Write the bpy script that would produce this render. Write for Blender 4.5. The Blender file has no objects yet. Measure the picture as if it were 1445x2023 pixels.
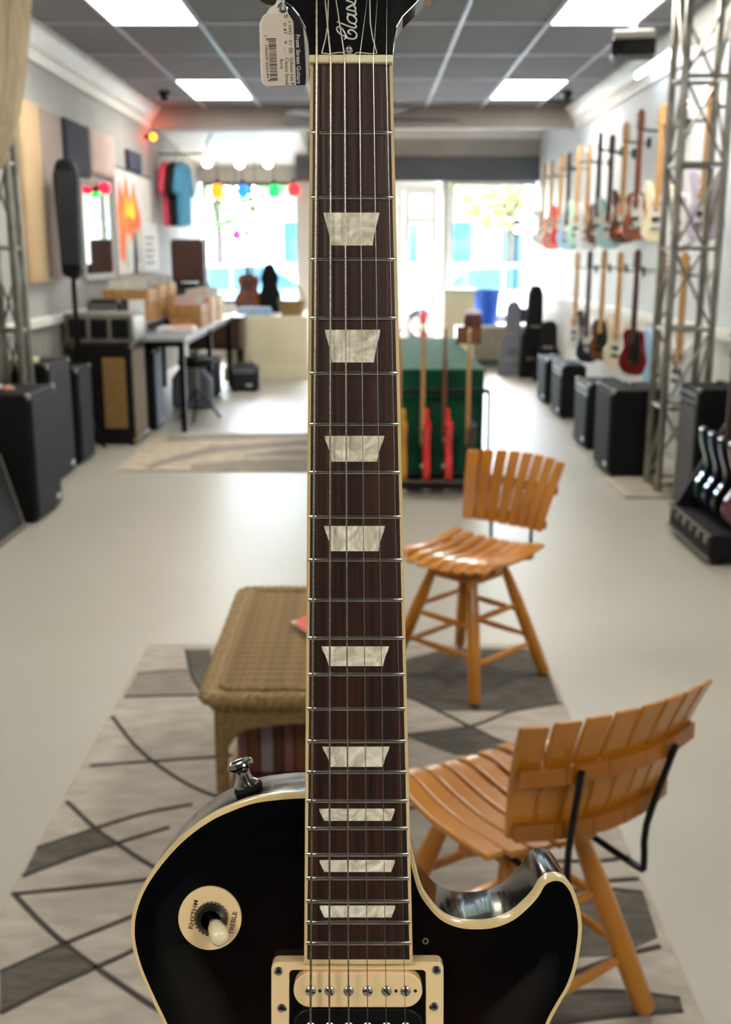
import bpy, bmesh, math, random
import numpy as np
from mathutils import Vector, Matrix
from mathutils.geometry import delaunay_2d_cdt
random.seed(7)
R = math.radians
SC = bpy.context.scene
COL = SC.collection

# ------------------------------------------------------------------ camera
F, CX, CY = 2087.0, 722.5, 1011.5          # focal length and centre in pixels of the 1445 x 2023 frame
H, PITCH = 1.50, math.atan(511/2087.0)
EYE = Vector((0, 0, H))
FWD = Vector((0, math.cos(PITCH), -math.sin(PITCH)))
UP = Vector((0, math.sin(PITCH), math.cos(PITCH)))
RT = Vector((1, 0, 0))
cam = bpy.data.cameras.new('camera'); camo = bpy.data.objects.new('camera', cam); COL.objects.link(camo)
camo.location = EYE; camo.rotation_euler = (math.pi/2-PITCH, 0, 0)
cam.sensor_fit = 'VERTICAL'; cam.sensor_height = 36; cam.lens = 36*F/2023.0
cam.clip_start = .02; cam.clip_end = 300
cam.dof.use_dof = True; cam.dof.focus_distance = .545; cam.dof.aperture_fstop = 12.5
SC.camera = camo

# ------------------------------------------------------------------ sky, sun, exposure
w = bpy.data.worlds.new('sky'); SC.world = w; w.use_nodes = True
nt = w.node_tree; bg = nt.nodes['Background']
sky = nt.nodes.new('ShaderNodeTexSky'); sky.sky_type = 'NISHITA'; sky.sun_disc = False
sky.sun_elevation = R(48); sky.sun_rotation = R(0); sky.air_density = 1.0; sky.dust_density = 2.0
nt.links.new(sky.outputs[0], bg.inputs[0]); bg.inputs[1].default_value = 3.0
sl = bpy.data.lights.new('sun', 'SUN'); sl.energy = 24; sl.angle = R(1); sl.color = (1, .95, .88)
so = bpy.data.objects.new('sun', sl); COL.objects.link(so); so.rotation_euler = (R(-36), R(12), 0)
vs = SC.view_settings
vs.view_transform = 'Standard'; vs.look = 'None'; vs.exposure = 0.92; vs.gamma = 1.0; vs.use_curve_mapping = False
PANEL_LIGHT = 13.0

# ------------------------------------------------------------------ pixel -> place (distance always from a floor, wall or top it touches)
def ray(x, y): return RT*((x-CX)/F) - UP*((y-CY)/F) + FWD
def atz(x, y, z=0.0):
    d = ray(x, y); return EYE + d*((z-H)/d.z)
def aty(x, y, Y):
    d = ray(x, y); return EYE + d*(Y/d.y)
def atx(x, y, X):
    d = ray(x, y); return EYE + d*(X/d.x)

# ------------------------------------------------------------------ materials
def srgb(h):
    if isinstance(h, (tuple, list)): return (*h[:3], 1)
    h = h.lstrip('#'); c = [int(h[i:i+2], 16)/255 for i in (0, 2, 4)]
    return tuple(v/12.92 if v <= .04045 else ((v+.055)/1.055)**2.4 for v in c)+(1,)
MATS = {}
def mat(name, c, rough=.5, metal=0, c2=None, scale=12, stretch=(1, 1, 1), bump=0, coat=0, spec=.5, detail=4, lo=.35, hi=.65, rv=0, emit=None, es=0, trans=0, sheen=0):
    if name in MATS: return MATS[name]
    m = bpy.data.materials.new(name); m.use_nodes = True; MATS[name] = m
    n, l = m.node_tree.nodes, m.node_tree.links; b = n['Principled BSDF']
    c = srgb(c)
    if c2 is None: c2 = tuple(min(1, v*.82) for v in c[:3])+(1,)
    else: c2 = srgb(c2)
    tc = n.new('ShaderNodeTexCoord'); mp = n.new('ShaderNodeMapping'); mp.inputs['Scale'].default_value = stretch
    l.new(tc.outputs['Object'], mp.inputs[0])
    nz = n.new('ShaderNodeTexNoise'); nz.inputs['Scale'].default_value = scale; nz.inputs['Detail'].default_value = detail
    l.new(mp.outputs[0], nz.inputs['Vector'])
    cr = n.new('ShaderNodeValToRGB'); cr.color_ramp.elements[0].position = lo; cr.color_ramp.elements[1].position = hi
    cr.color_ramp.elements[0].color = c2; cr.color_ramp.elements[1].color = c
    l.new(nz.outputs['Fac'], cr.inputs[0]); l.new(cr.outputs[0], b.inputs['Base Color'])
    b.inputs['Roughness'].default_value = rough; b.inputs['Metallic'].default_value = metal
    b.inputs['Specular IOR Level'].default_value = spec
    b.inputs['Coat Weight'].default_value = coat; b.inputs['Coat Roughness'].default_value = .04
    if sheen: b.inputs['Sheen Weight'].default_value = sheen
    if trans: b.inputs['Transmission Weight'].default_value = trans
    if bump:
        bp = n.new('ShaderNodeBump'); bp.inputs['Strength'].default_value = bump; bp.inputs['Distance'].default_value = .01
        l.new(nz.outputs['Fac'], bp.inputs['Height']); l.new(bp.outputs[0], b.inputs['Normal'])
    if rv:
        mr = n.new('ShaderNodeMapRange'); mr.inputs[3].default_value = rough-rv; mr.inputs[4].default_value = rough+rv
        l.new(nz.outputs['Fac'], mr.inputs[0]); l.new(mr.outputs[0], b.inputs['Roughness'])
    if emit is not None:
        b.inputs['Emission Color'].default_value = srgb(emit); b.inputs['Emission Strength'].default_value = es
    return m
def glass_mat(name, tint=(.97, .99, 1, 1)):
    m = bpy.data.materials.new(name); m.use_nodes = True; n, l = m.node_tree.nodes, m.node_tree.links
    n.remove(n['Principled BSDF']); out = n['Material Output']
    t = n.new('ShaderNodeBsdfTransparent'); t.inputs[0].default_value = tint
    g = n.new('ShaderNodeBsdfGlossy'); g.inputs['Roughness'].default_value = .02
    fr = n.new('ShaderNodeFresnel'); fr.inputs[0].default_value = 1.35
    mx = n.new('ShaderNodeMixShader'); l.new(fr.outputs[0], mx.inputs[0]); l.new(t.outputs[0], mx.inputs[1]); l.new(g.outputs[0], mx.inputs[2])
    l.new(mx.outputs[0], out.inputs[0]); return m
GLASS = glass_mat('window_glass')

# ------------------------------------------------------------------ mesh helpers
class MB:
    def __init__(s): s.v, s.f = [], []
    def add(s, vs, fs):
        o = len(s.v); s.v += [tuple(p) for p in vs]; s.f += [tuple(i+o for i in f) for f in fs]; return s
    def box(s, c, d, rot=None):
        x, y, z = d[0]/2, d[1]/2, d[2]/2; c = Vector(c)
        P = [Vector(p) for p in ((-x,-y,-z),(x,-y,-z),(x,y,-z),(-x,y,-z),(-x,-y,z),(x,-y,z),(x,y,z),(-x,y,z))]
        if rot is not None: P = [rot @ p for p in P]
        return s.add([p+c for p in P], [(0,3,2,1),(4,5,6,7),(0,1,5,4),(1,2,6,5),(2,3,7,6),(3,0,4,7)])
    def span(s, x0, x1, y0, y1, z0, z1): return s.box(((x0+x1)/2,(y0+y1)/2,(z0+z1)/2), (abs(x1-x0),abs(y1-y0),abs(z1-z0)))
    def bar(s, p0, p1, wd, th, up=(0,0,1)):
        p0, p1 = Vector(p0), Vector(p1); a = (p1-p0); L = a.length; a.normalize()
        u = Vector(up); sx = a.cross(u)
        if sx.length < 1e-4: sx = a.cross(Vector((0,1,0)))
        sx.normalize(); u = sx.cross(a)
        return s.box((p0+p1)/2, (wd, L, th), Matrix((sx, a, u)).transposed())
    def cyl(s, p0, p1, r0, r1=None, n=12):
        return s.lathe([(0, 0), (r0, 0), (r0 if r1 is None else r1, 1), (0, 1)], p0, Vector(p1)-Vector(p0), n, unit=True)
    def lathe(s, prof, o=(0,0,0), axis=(0,0,1), n=16, unit=False):
        o, a = Vector(o), Vector(axis); L = a.length if unit else 1; a = a.normalized()
        u = a.cross(Vector((0,0,1)))
        if u.length < 1e-3: u = Vector((1,0,0))
        u.normalize(); v = a.cross(u)
        vs, rings = [], []
        for r, h in prof:
            if r <= 1e-7: rings.append([len(vs)]); vs.append(o+a*h*L)
            else:
                rings.append(list(range(len(vs), len(vs)+n)))
                vs += [o+a*h*L+(u*math.cos(2*math.pi*i/n)+v*math.sin(2*math.pi*i/n))*r for i in range(n)]
        fs = []
        for A, B in zip(rings, rings[1:]):
            for i in range(n):
                j = (i+1) % n
                if len(A) == 1 and len(B) == 1: continue
                if len(A) == 1: fs.append((A[0], B[j], B[i]))
                elif len(B) == 1: fs.append((A[i], A[j], B[0]))
                else: fs.append((A[i], A[j], B[j], B[i]))
        return s.add(vs, fs)
    def tube(s, pts, r, n=8, rr=None):
        pts = [Vector(p) for p in pts]; m = len(pts); vs, prev = [], None
        for k, p in enumerate(pts):
            t = (pts[min(k+1, m-1)]-pts[max(k-1, 0)]).normalized()
            if prev is None:
                u = t.cross(Vector((0,0,1)))
                if u.length < 1e-3: u = t.cross(Vector((0,1,0)))
            else: u = prev-t*prev.dot(t)
            u.normalize(); prev = u; v = t.cross(u); q = rr[k] if rr else r
            vs += [p+(u*math.cos(2*math.pi*i/n)+v*math.sin(2*math.pi*i/n))*q for i in range(n)]
        fs = [(k*n+i, k*n+(i+1) % n, (k+1)*n+(i+1) % n, (k+1)*n+i) for k in range(m-1) for i in range(n)]
        fs += [tuple(range(n))[::-1], tuple(range((m-1)*n, m*n))]
        return s.add(vs, fs)
    def prism(s, pts, z0, z1, M=None):
        n = len(pts); A = sum(pts[i][0]*pts[(i+1) % n][1]-pts[(i+1) % n][0]*pts[i][1] for i in range(n))
        if A < 0: pts = pts[::-1]
        vs = [Vector((p[0], p[1], z0)) for p in pts]+[Vector((p[0], p[1], z1)) for p in pts]
        if M is not None: vs = [M @ v for v in vs]
        return s.add(vs, [tuple(range(n))[::-1], tuple(range(n, 2*n))]+[(i, (i+1) % n, (i+1) % n+n, i+n) for i in range(n)])
    def ball(s, c, r, sc=(1,1,1), n=12):
        prof = [(math.sin(math.pi*i/8)*r, -math.cos(math.pi*i/8)*r) for i in range(9)]
        k = len(s.v); s.lathe(prof, (0,0,0), (0,0,1), n); c = Vector(c)
        for i in range(k, len(s.v)): q = s.v[i]; s.v[i] = (q[0]*sc[0]+c.x, q[1]*sc[1]+c.y, q[2]*sc[2]+c.z)
        return s
    def mesh(s, name, smooth=True, ang=40):
        me = bpy.data.meshes.new(name); me.from_pydata(s.v, [], s.f); me.validate()
        if smooth:
            me.shade_smooth(); me.set_sharp_from_angle(angle=R(ang))
        return me
    def build(s, name, m, parent=None, smooth=True, bevel=0, ang=40, label=None):
        return link(name, s.mesh(name, smooth, ang), m, parent, bevel, label)
def link(name, me, m, parent=None, bevel=0, label=None, objmat=False):
    o = bpy.data.objects.new(name, me); COL.objects.link(o)
    if m is not None:
        if objmat:
            if not me.materials: me.materials.append(None)
            o.material_slots[0].link = 'OBJECT'; o.material_slots[0].material = m
        else: me.materials.append(m)
    if parent: o.parent = parent
    if bevel:
        b = o.modifiers.new('bevel', 'BEVEL'); b.width = bevel; b.segments = 2; b.limit_method = 'ANGLE'; b.angle_limit = R(40)
    if label: o['label'] = label
    return o
def tag(o, label, cat, group=None):
    o['label'] = label; o['category'] = cat
    if group: o['group'] = group
    return o
def thing(name, label, cat, loc=(0,0,0), rz=0, group=None):
    o = bpy.data.objects.new(name, None); COL.objects.link(o); o.empty_display_size = .1
    o.location = loc; o.rotation_euler = (0, 0, rz); return tag(o, label, cat, group)
def struct(o, label=None, cat=None):
    o['kind'] = 'structure'
    if label: o['label'] = label
    if cat: o['category'] = cat
    return o
def smooth_closed(P, k=6):
    out, n = [], len(P)
    for i in range(n):
        a, b, c, d = [Vector(P[(i+j) % n][:2]) for j in (-1, 0, 1, 2)]
        for q in range(k):
            t = q/k
            p = .5*((2*b)+(c-a)*t+(2*a-5*b+4*c-d)*t*t+(3*b-a-3*c+d)*t**3); out.append((p.x, p.y))
    return out
def smooth_open(P, k=6):
    P = [Vector(p) for p in P]; Q = [2*P[0]-P[1]]+P+[2*P[-1]-P[-2]]; out = []
    for i in range(1, len(Q)-2):
        a, b, c, d = Q[i-1:i+3]
        for q in range(k):
            t = q/k; out.append(.5*((2*b)+(c-a)*t+(2*a-5*b+4*c-d)*t*t+(3*b-a-3*c+d)*t**3))
    return out+[P[-1]]
def rrect(x0, x1, y0, y1, r, k=5):
    out = []
    for cx_, cy_, a0 in ((x1-r, y1-r, 0), (x0+r, y1-r, 90), (x0+r, y0+r, 180), (x1-r, y0+r, 270)):
        out += [(cx_+r*math.cos(R(a0+90*i/k)), cy_+r*math.sin(R(a0+90*i/k))) for i in range(k+1)]
    return out
def text_mesh(name, body, size, m, parent, M, extrude=.00002, width=None):
    cu = bpy.data.curves.new(name, 'FONT'); cu.body = body; cu.size = size; cu.extrude = extrude; cu.align_y = 'CENTER'; cu.offset = size*.008
    t = bpy.data.objects.new(name, cu); COL.objects.link(t); bpy.context.view_layer.update()
    me = bpy.data.meshes.new_from_object(t.evaluated_get(bpy.context.evaluated_depsgraph_get()))
    COL.objects.unlink(t); bpy.data.objects.remove(t)
    xs = [v.co.x for v in me.vertices]
    if width: me.transform(Matrix.Scale(width/(max(xs)-min(xs)), 4, (1,0,0)))
    me.transform(M); me.materials.clear(); return link(name, me, m, parent)
# ------------------------------------------------------------------ colours
WHITE = mat('white_paint', '#e9e6e0', .45, c2='#e0ddd6', scale=3)
WALLGREY = mat('wall_grey', '#a9a7a3', .7, c2='#9b9996', scale=1.5)
WALLBLUE = mat('wall_panel_pale', '#c9ced2', .55, c2='#bcc4cb', scale=1.2)
CREAM = mat('cream_paint', '#d9d3b6', .5, c2='#cec7a8', scale=2)
BLACKV = mat('black_vinyl', '#0d0d0f', .6, c2='#080809', scale=60, bump=.15, spec=.2)
BLACKP = mat('black_plastic', '#0c0c0e', .35, c2='#080809', scale=30, spec=.3)
BLACKM = mat('black_metal', '#0d0d0e', .35, metal=.6, scale=20)
GRILLE = mat('charcoal_grille', '#26282d', .7, c2='#1b1c20', scale=120, bump=.2, spec=.3)
STEEL = mat('steel', '#a8a69f', .35, metal=1, c2='#8b887f', scale=8)
CHROME = mat('chrome', '#d9d9dc', .08, metal=1, c2='#cfcfd2', scale=5)
GOLDCLOTH = mat('gold_grille_cloth', '#8a6a36', .8, c2='#6d5228', scale=90, bump=.2)
TANCLOTH = mat('tan_grille_cloth', '#8d7f70', .85, c2='#75685a', scale=90, bump=.2)
DARKGREY = mat('dark_grey_paint', '#5d6166', .6, scale=2)

XL, XR, ZC, YC = -2.42, 2.35, 3.07, 12.4
# floor: glossy sealed concrete
fm = bpy.data.materials.new('sealed_concrete'); fm.use_nodes = True
n, l = fm.node_tree.nodes, fm.node_tree.links; b = n['Principled BSDF']
tc = n.new('ShaderNodeTexCoord')
def noise(scale, detail=5, rough=.6):
    q = n.new('ShaderNodeTexNoise'); q.inputs['Scale'].default_value = scale; q.inputs['Detail'].default_value = detail
    q.inputs['Roughness'].default_value = rough; l.new(tc.outputs['Object'], q.inputs['Vector']); return q
n1, n2, n3 = noise(.5), noise(40, 3), noise(1.9, 6, .7)
r1 = n.new('ShaderNodeValToRGB'); r1.color_ramp.elements[0].position = .3; r1.color_ramp.elements[1].position = .7
r1.color_ramp.elements[0].color = srgb('#a09c90'); r1.color_ramp.elements[1].color = srgb('#aaa69b')
l.new(n1.outputs[0], r1.inputs[0])
r2 = n.new('ShaderNodeValToRGB'); r2.color_ramp.elements[0].position = .12; r2.color_ramp.elements[1].position = .30
r2.color_ramp.elements[0].color = srgb('#8f8268'); r2.color_ramp.elements[1].color = (1, 1, 1, 1)
l.new(n3.outputs[0], r2.inputs[0])
mx = n.new('ShaderNodeMix'); mx.data_type = 'RGBA'; mx.blend_type = 'MULTIPLY'; mx.inputs[0].default_value = .10
l.new(r1.outputs[0], mx.inputs[6]); l.new(r2.outputs[0], mx.inputs[7]); l.new(mx.outputs[2], b.inputs['Base Color'])
mr = n.new('ShaderNodeMapRange'); mr.inputs[3].default_value = .33; mr.inputs[4].default_value = .40
l.new(n1.outputs[0], mr.inputs[0]); l.new(mr.outputs[0], b.inputs['Roughness'])
struct(MB().span(-2.6, 2.6, -4.2, 16.3, -.08, 0).build('floor', fm, smooth=False))

# walls
struct(MB().span(XL-.15, XL, -4.2, 16.3, 0, 3.45).build('wall_left', WALLGREY, smooth=False))
struct(MB().span(XR, XR+.15, -4.2, 16.3, 0, 3.45).build('wall_right', WALLBLUE, smooth=False))
struct(MB().span(XL, XR, -4.2, -4.05, 0, 3.2).build('wall_back', mat('back_wall_charcoal', '#4a4846', .8, scale=2), smooth=False))
WAINS = mat('wainscot_grey', '#a3a19b', .55, c2='#8f8d87', scale=4, stretch=(1, 8, .4))
# wainscot boards under the chair rails, each board its own piece
wl = thing('wall_wainscot_left', 'grey boarded wainscot along the left wall', 'wainscot'); del wl['category']; struct(wl)
wr = thing('wall_wainscot_right', 'white boarded wainscot along the right wall', 'wainscot'); del wr['category']; struct(wr)
WAINW = mat('wainscot_white', '#d8d4ca', .5, c2='#c8c3b7', scale=4, stretch=(1, 8, .4))
bmL = MB().span(XL, XL+.018, 0, .296, .12, .97).mesh('board', False); bmR = MB().span(XR-.018, XR, 0, .296, .12, .97).mesh('board', False)
for i in range(42):
    y = 3.4+i*.3
    if y > 15.7: break
    for me, m, p in ((bmL, WAINS, wl), (bmR, WAINW, wr)):
        o = link('board', me, m, p, objmat=True); o.location = (0, y, 0)
for i, (x0, x1, z0, z1, y1, m, nm) in enumerate((
        (XL, XL+.045, .97, 1.04, 16, WHITE, 'trim_1'), (XR-.045, XR, .95, 1.02, 15, WHITE, 'trim_2'))):
    struct(MB().span(x0, x1, 3.4, y1, z0, z1).build(nm, m, smooth=False, bevel=.008))
struct(MB().span(XL, XL+.022, 3.4, 16, 0, .12).build('baseboard_left', WHITE, smooth=False, bevel=.004))
struct(MB().span(XR-.022, XR, 3.4, 15, 0, .12).build('baseboard_right', WHITE, smooth=False, bevel=.004))
# stepped crown mouldings
def crown(nm, X, s):
    prof = [(0, 3.07), (.155, 3.07), (.155, 3.035), (.135, 3.03), (.11, 2.985), (.075, 2.95), (.07, 2.925), (.045, 2.92), (.03, 2.87), (.03, 2.845), (0, 2.845)]
    mb = MB(); nP = len(prof)
    V = [(X+s*a, y, z-.001) for y in (-4, YC) for a, z in prof]
    mb.add(V, [(i, (i+1) % nP, (i+1) % nP+nP, i+nP) for i in range(nP)]+[tuple(range(nP)), tuple(range(nP, 2*nP))])
    return struct(mb.build(nm, WHITE, smooth=False))
crown('trim_3', XL, 1); crown('trim_4', XR, -1)

# ceiling tiles in a pale grid, shade put into their grey, each tile a piece
ceil = struct(MB().span(XL, XR, -4.05, YC, ZC+.06, ZC+.1).build('ceiling', mat('ceiling_slab', '#55555a', .8, scale=2), smooth=False))
TILE = mat('ceiling_tile_shaded', '#838288', .85, c2='#77767c', scale=60, bump=.25)
GRID = mat('ceiling_grid', '#c9ccd8', .4, c2='#bfc2cf', scale=4)
COLS = [-2.38+.61*k for k in range(9)]; ROWS = [11.65-1.22*k for k in range(14)]
LIGHTS = {(1, 0), (6, 0), (1, 3), (6, 3), (1, 6), (6, 6), (1, 10), (6, 10)}  # last pair is out of view, its row picked to brighten the guitar
tm = MB().span(.004, .606, .004, 1.216, ZC-.002, ZC+.014).mesh('ceiling_tile', False)
tn = MB().span(.004, XR-COLS[7]-.006, .004, 1.216, ZC-.002, ZC+.014).mesh('ceiling_tile', False)
te = MB().span(.004, .606, .004, YC-11.65-.01, ZC-.002, ZC+.014).mesh('ceiling_tile', False)
for ci in range(8):
    for ri in range(-1, 13):
        if (ci, ri) in LIGHTS: continue
        me = te if ri < 0 else (tn if ci == 7 else tm)
        if ri < 0 and ci == 7: continue
        o = link('ceiling_tile', me, TILE, ceil, objmat=True); o.location = (COLS[ci], 11.65 if ri < 0 else ROWS[ri]-1.22, random.uniform(-.002, .002))
for x in COLS[:8]: MB().span(x-.013, x+.013, -3.9, YC, ZC-.012, ZC+.004).build('grid_bar', GRID, ceil, smooth=False)
for y in ROWS: MB().span(XL+.15, XR-.15, y-.011, y+.011, ZC-.0115, ZC+.003).build('grid_bar', GRID, ceil, smooth=False)
LAMP = mat('light_diffuser', '#fff8ec', .5, c2='#fff6e8', emit='#fffaf0', es=PANEL_LIGHT)
LNAMES = {(1, 0): 'lit ceiling light panel farthest back on the left, above the record crates', (6, 0): 'lit ceiling light panel farthest back on the right, near the hanging guitars',
          (1, 3): 'lit ceiling light panel cut by the top edge on the left', (6, 3): 'lit ceiling light panel cut by the top edge on the right, beside the projector'}
for k, (ci, ri) in enumerate(sorted(LIGHTS)):
    x, y = COLS[ci], ROWS[ri]-1.22
    t = thing('ceiling_light', LNAMES.get((ci, ri), 'lit ceiling light panel out of the picture, %s column, %s row from the street' % ('left' if ci == 1 else 'right', {6: 'third', 10: 'fourth'}.get(ri, ''))), 'light', (x+.305, y+.61, ZC-.02), 0, 'ceiling light panels')
    mb = MB()
    for a in (-1, 1):
        mb.span(a*.297-.01, a*.297+.01, -.6, .6, 0, .03); mb.span(-.3, .3, a*.597-.01, a*.597+.01, 0, .03)
    mb.build('frame', GRID, t, smooth=False)
    MB().span(-.287, .287, -.587, .587, .006, .014).build('diffuser', LAMP, t, smooth=False)
    MB().span(-.3, .3, -.6, .6, .03, .07).build('housing', WHITE, t, smooth=False)

# front end of the shop
BULK = mat('bulkhead_taupe', '#a59e97', .6, c2='#9a938c', scale=2)
struct(MB().span(XL, XR, YC, YC+.16, 2.85, 3.45).build('wall_bulkhead', BULK, smooth=False))
struct(MB().span(XL, XR, YC+.16, 16.3, 3.4, 3.45).build('ceiling_front', WHITE, smooth=False))
mb = MB(); V = [(x, y, z) for x in (XL, -.78) for y, z in ((13.2, 2.9), (16, 2.72), (16, 3.4), (13.2, 3.4))]
mb.add(V, [(0, 1, 2, 3), (7, 6, 5, 4), (0, 4, 5, 1), (1, 5, 6, 2), (2, 6, 7, 3), (3, 7, 4, 0)])
struct(mb.build('ceiling_soffit', WHITE, smooth=False))
struct(MB().span(XL, -.95, 15.95, 16.1, 2.5, 2.72).build('trim_5', WALLGREY, smooth=False))
struct(MB().span(-.95, XR, 14.95, 15.1, 2.99, 3.4).build('wall_front_top', WHITE, smooth=False))
struct(MB().span(-.95, XR, 14.94, 15.1, 2.76, 2.99).build('wall_front_middle', BULK, smooth=False))
struct(MB().span(-.95, XR, 14.92, 15.1, 2.45, 2.76).build('trim_6', DARKGREY, smooth=False, bevel=.01))
struct(MB().span(-.95, -.62, 15, 16.2, 0, 2.9).build('wall_pillar', WHITE, smooth=False))
struct(MB().span(1.06, 1.15, 15.02, 16.2, 0, 2.45).build('wall_entry_return', WHITE, smooth=False))
struct(MB().span(-.62, 1.06, 15.98, 16.1, 2.42, 3.3).build('wall_front_entry', WHITE, smooth=False))
# display platform in the left bay, low wall under the right window
struct(MB().span(-1.72, -.7, 13.05, 15.94, 0, .75).build('trim_7', CREAM, smooth=False, bevel=.01))
struct(MB().span(-1.75, -.67, 13.03, 13.06, 0, .14).build('baseboard_platform', CREAM, smooth=False, bevel=.006))
struct(MB().span(XL+.03, -.96, 15.95, 16.1, 0, .78).build('wall_front_left', WHITE, smooth=False))
struct(MB().span(1.15, XR, 15, 15.12, 0, .62).build('wall_front_right', CREAM, smooth=False))
def window(nm, x0, x1, y, z0, z1, splits, fw, m, transom=None):
    t = bpy.data.objects.new(nm, None); COL.objects.link(t); struct(t); t.location = (x0, y, z0); W, Hh = x1-x0, z1-z0
    mb = MB()
    for a, c in ((0, fw), (W-fw, W)): mb.span(a, c, -.035, .035, 0, Hh)
    for a, c in ((0, fw), (Hh-fw, Hh)): mb.span(fw, W-fw, -.035, .035, a, c)
    mb.build('frame', m, t, smooth=False, bevel=.004)
    xs = [fw]+[W*s_ for s_ in splits]+[W-fw]
    for s_ in splits: MB().span(W*s_-fw/2, W*s_+fw/2, -.03, .03, fw, Hh-fw).build('mullion', m, t, smooth=False)
    for a, c in zip(xs, xs[1:]): MB().span(a+fw*.3, c-fw*.3, -.004, .004, fw*.6, Hh-fw*.6).build('pane', GLASS, t, smooth=False)
    if transom: MB().span(fw, W-fw, -.03, .03, transom-fw/2, transom+fw/2).build('transom', m, t, smooth=False)
    return t
DKFRAME = mat('dark_bronze_frame', '#4b4f50', .5, scale=5)
window('window_1', XL+.04, -.96, 16.02, .78, 2.5, [.5], .05, DKFRAME)
window('window_2', 1.16, XR-.02, 15.06, .62, 2.45, [], .05, WHITE)
window('window_3', .56, 1.05, 16.05, .02, 2.42, [], .09, WHITE, 1.95)
d = window('door_1', -.6, .55, 16.05, .02, 2.42, [.5], .1, WHITE, 2.1)
MB().tube([(.66, -.03, .95), (.66, -.09, .97), (.66, -.09, 1.25), (.66, -.03, 1.27)], .012).build('handle', STEEL, d)

# ------------------------------------------------------------------ outdoors
struct(MB().span(-30, 30, 16.3, 19.6, -.12, -.03).build('sidewalk', mat('sidewalk_concrete', '#b9b4aa', .8, scale=3), smooth=False))
struct(MB().span(-30, 30, 19.6, 30, -.2, -.14).build('street', mat('asphalt', '#6b6d70', .8, scale=20), smooth=False))
struct(MB().span(-30, 30, 30, 60, -.15, -.05).build('lawn', mat('far_grass', '#5f8a3c', .9, c2='#46702c', scale=3), smooth=False))
CARGLASS = mat('car_glass', '#3d6f80', .05, c2='#356472', scale=2)
TYRE = mat('tyre', '#141414', .8, scale=10)
def car(label, x, y, paint, rz=0):
    t = thing('parked_car', label, 'car', (x, y, -.14), rz, 'cars parked outside the shop window')
    side = [(-2.2, .3), (-2.25, .7), (-2.1, .88), (-1.2, .95), (-.6, 1.42), (.9, 1.45), (1.65, .98), (2.15, .9), (2.25, .6), (2.2, .3)]
    M = Matrix.Rotation(math.pi/2, 4, 'X')
    body = MB().prism(side, -.85, .85, M).build('body', paint, t, smooth=False, bevel=.06)
    for s in (-1, 1):
        MB().prism([(-1.05, .98), (-.55, 1.36), (.1, 1.38), (.1, .98)], s*.84, s*.87, M).build('side_window', CARGLASS, t, smooth=False)
        MB().prism([(.16, .98), (.16, 1.38), (.85, 1.38), (1.45, 1.0)], s*.84, s*.87, M).build('side_window', CARGLASS, t, smooth=False)
    MB().bar((-1.2, 0, .98), (-.62, 0, 1.42), 1.5, .03).build('windscreen', CARGLASS, t, smooth=False)
    for wx in (-1.4, 1.4):
        for s in (-1, 1):
            wq = MB().cyl((wx, s*.72, .32), (wx, s*.92, .32), .32, n=20).build('wheel', TYRE, t)
            MB().cyl((wx, s*.9, .32), (wx, s*.935, .32), .19, n=14).build('hub_cap', STEEL, wq)
    return t
car('pale cyan car parked outside the left display window', -2.6, 20.8, mat('car_cyan', '#7fc8d8', .25, coat=.6, c2='#78c0d0'))
car('white car parked outside the glass door', 2.4, 20.9, mat('car_white', '#e8ecef', .25, coat=.6, c2='#dfe4e8'), .03)
car('turquoise car parked beyond the right window', 4.6, 23.2, mat('car_teal', '#49b7c9', .25, coat=.6, c2='#43adbf'), math.pi)
LEAF = [mat('leaf_a', '#6fa84a', .6, c2='#4c8432', scale=2), mat('leaf_b', '#8fb552', .6, c2='#6b9440', scale=2), mat('leaf_autumn', '#c3a24a', .6, c2='#8da348', scale=2)]
BARK = mat('bark', '#6a574a', .9, c2='#51423a', scale=20, stretch=(1, 1, .2))
def tree(label, x, y, h, r, li):
    t = thing('street_tree', label, 'tree', (x, y, -.06), 0, 'trees across the street')
    mb = MB().tube([(0, 0, 0), (.05, .02, h*.3), (-.04, 0, h*.62)], .1, 8, [.16, .12, .07])
    for k in range(5):
        a = k*1.3; mb.tube([(0, 0, h*.42), (math.cos(a)*r*.4, math.sin(a)*r*.4, h*.62), (math.cos(a)*r*.7, math.sin(a)*r*.7, h*.74)], .04, 6, [.06, .04, .015])
    mb.build('trunk', BARK, t)
    rnd = random.Random(int(x*10)); lf = MB()
    for k in range(1500):
        v = Vector((rnd.gauss(0, 1), rnd.gauss(0, 1), rnd.gauss(0, 1))).normalized()*rnd.uniform(.45, 1)**.5
        c = Vector((v.x*r, v.y*r, h*.68+v.z*h*.34)); a, q = rnd.uniform(0, 6.3), rnd.uniform(.12, .24)
        u = Vector((math.cos(a), math.sin(a), rnd.uniform(-.5, .5)))*q; u2 = Vector((-math.sin(a)*.4, math.cos(a)*.4, rnd.uniform(-.8, .8)))*q
        lf.add([c-u, c+u2*.6, c+u, c-u2*.6], [(0, 1, 2, 3)])
    o = lf.build('foliage', LEAF[li], t, smooth=False); o['kind'] = 'stuff'
tree('leafy green tree seen through the left display window', -4.2, 31, 6.5, 2.4, 0)
tree('tall bright green tree seen above the cyan car', -.3, 37, 7.5, 2.2, 1)
tree('yellowing tree seen through the right window', 4.2, 32, 6.2, 2.0, 2)
tree('green tree standing behind the yellowing tree', 7.6, 37, 7, 2.4, 0)
bl = thing('street_building', 'pale pink brick building across the street, seen through the right window', 'building', (2.8, 44, -.06))
MB().span(-7, 7, 0, 6, 0, 4.6).build('wall', mat('far_brick', '#b79a8d', .9, c2='#a48779', scale=6), bl, smooth=False)
MB().span(-7.2, 7.2, -.2, 6.2, 4.6, 5.0).build('cornice', WHITE, bl, smooth=False)
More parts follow.
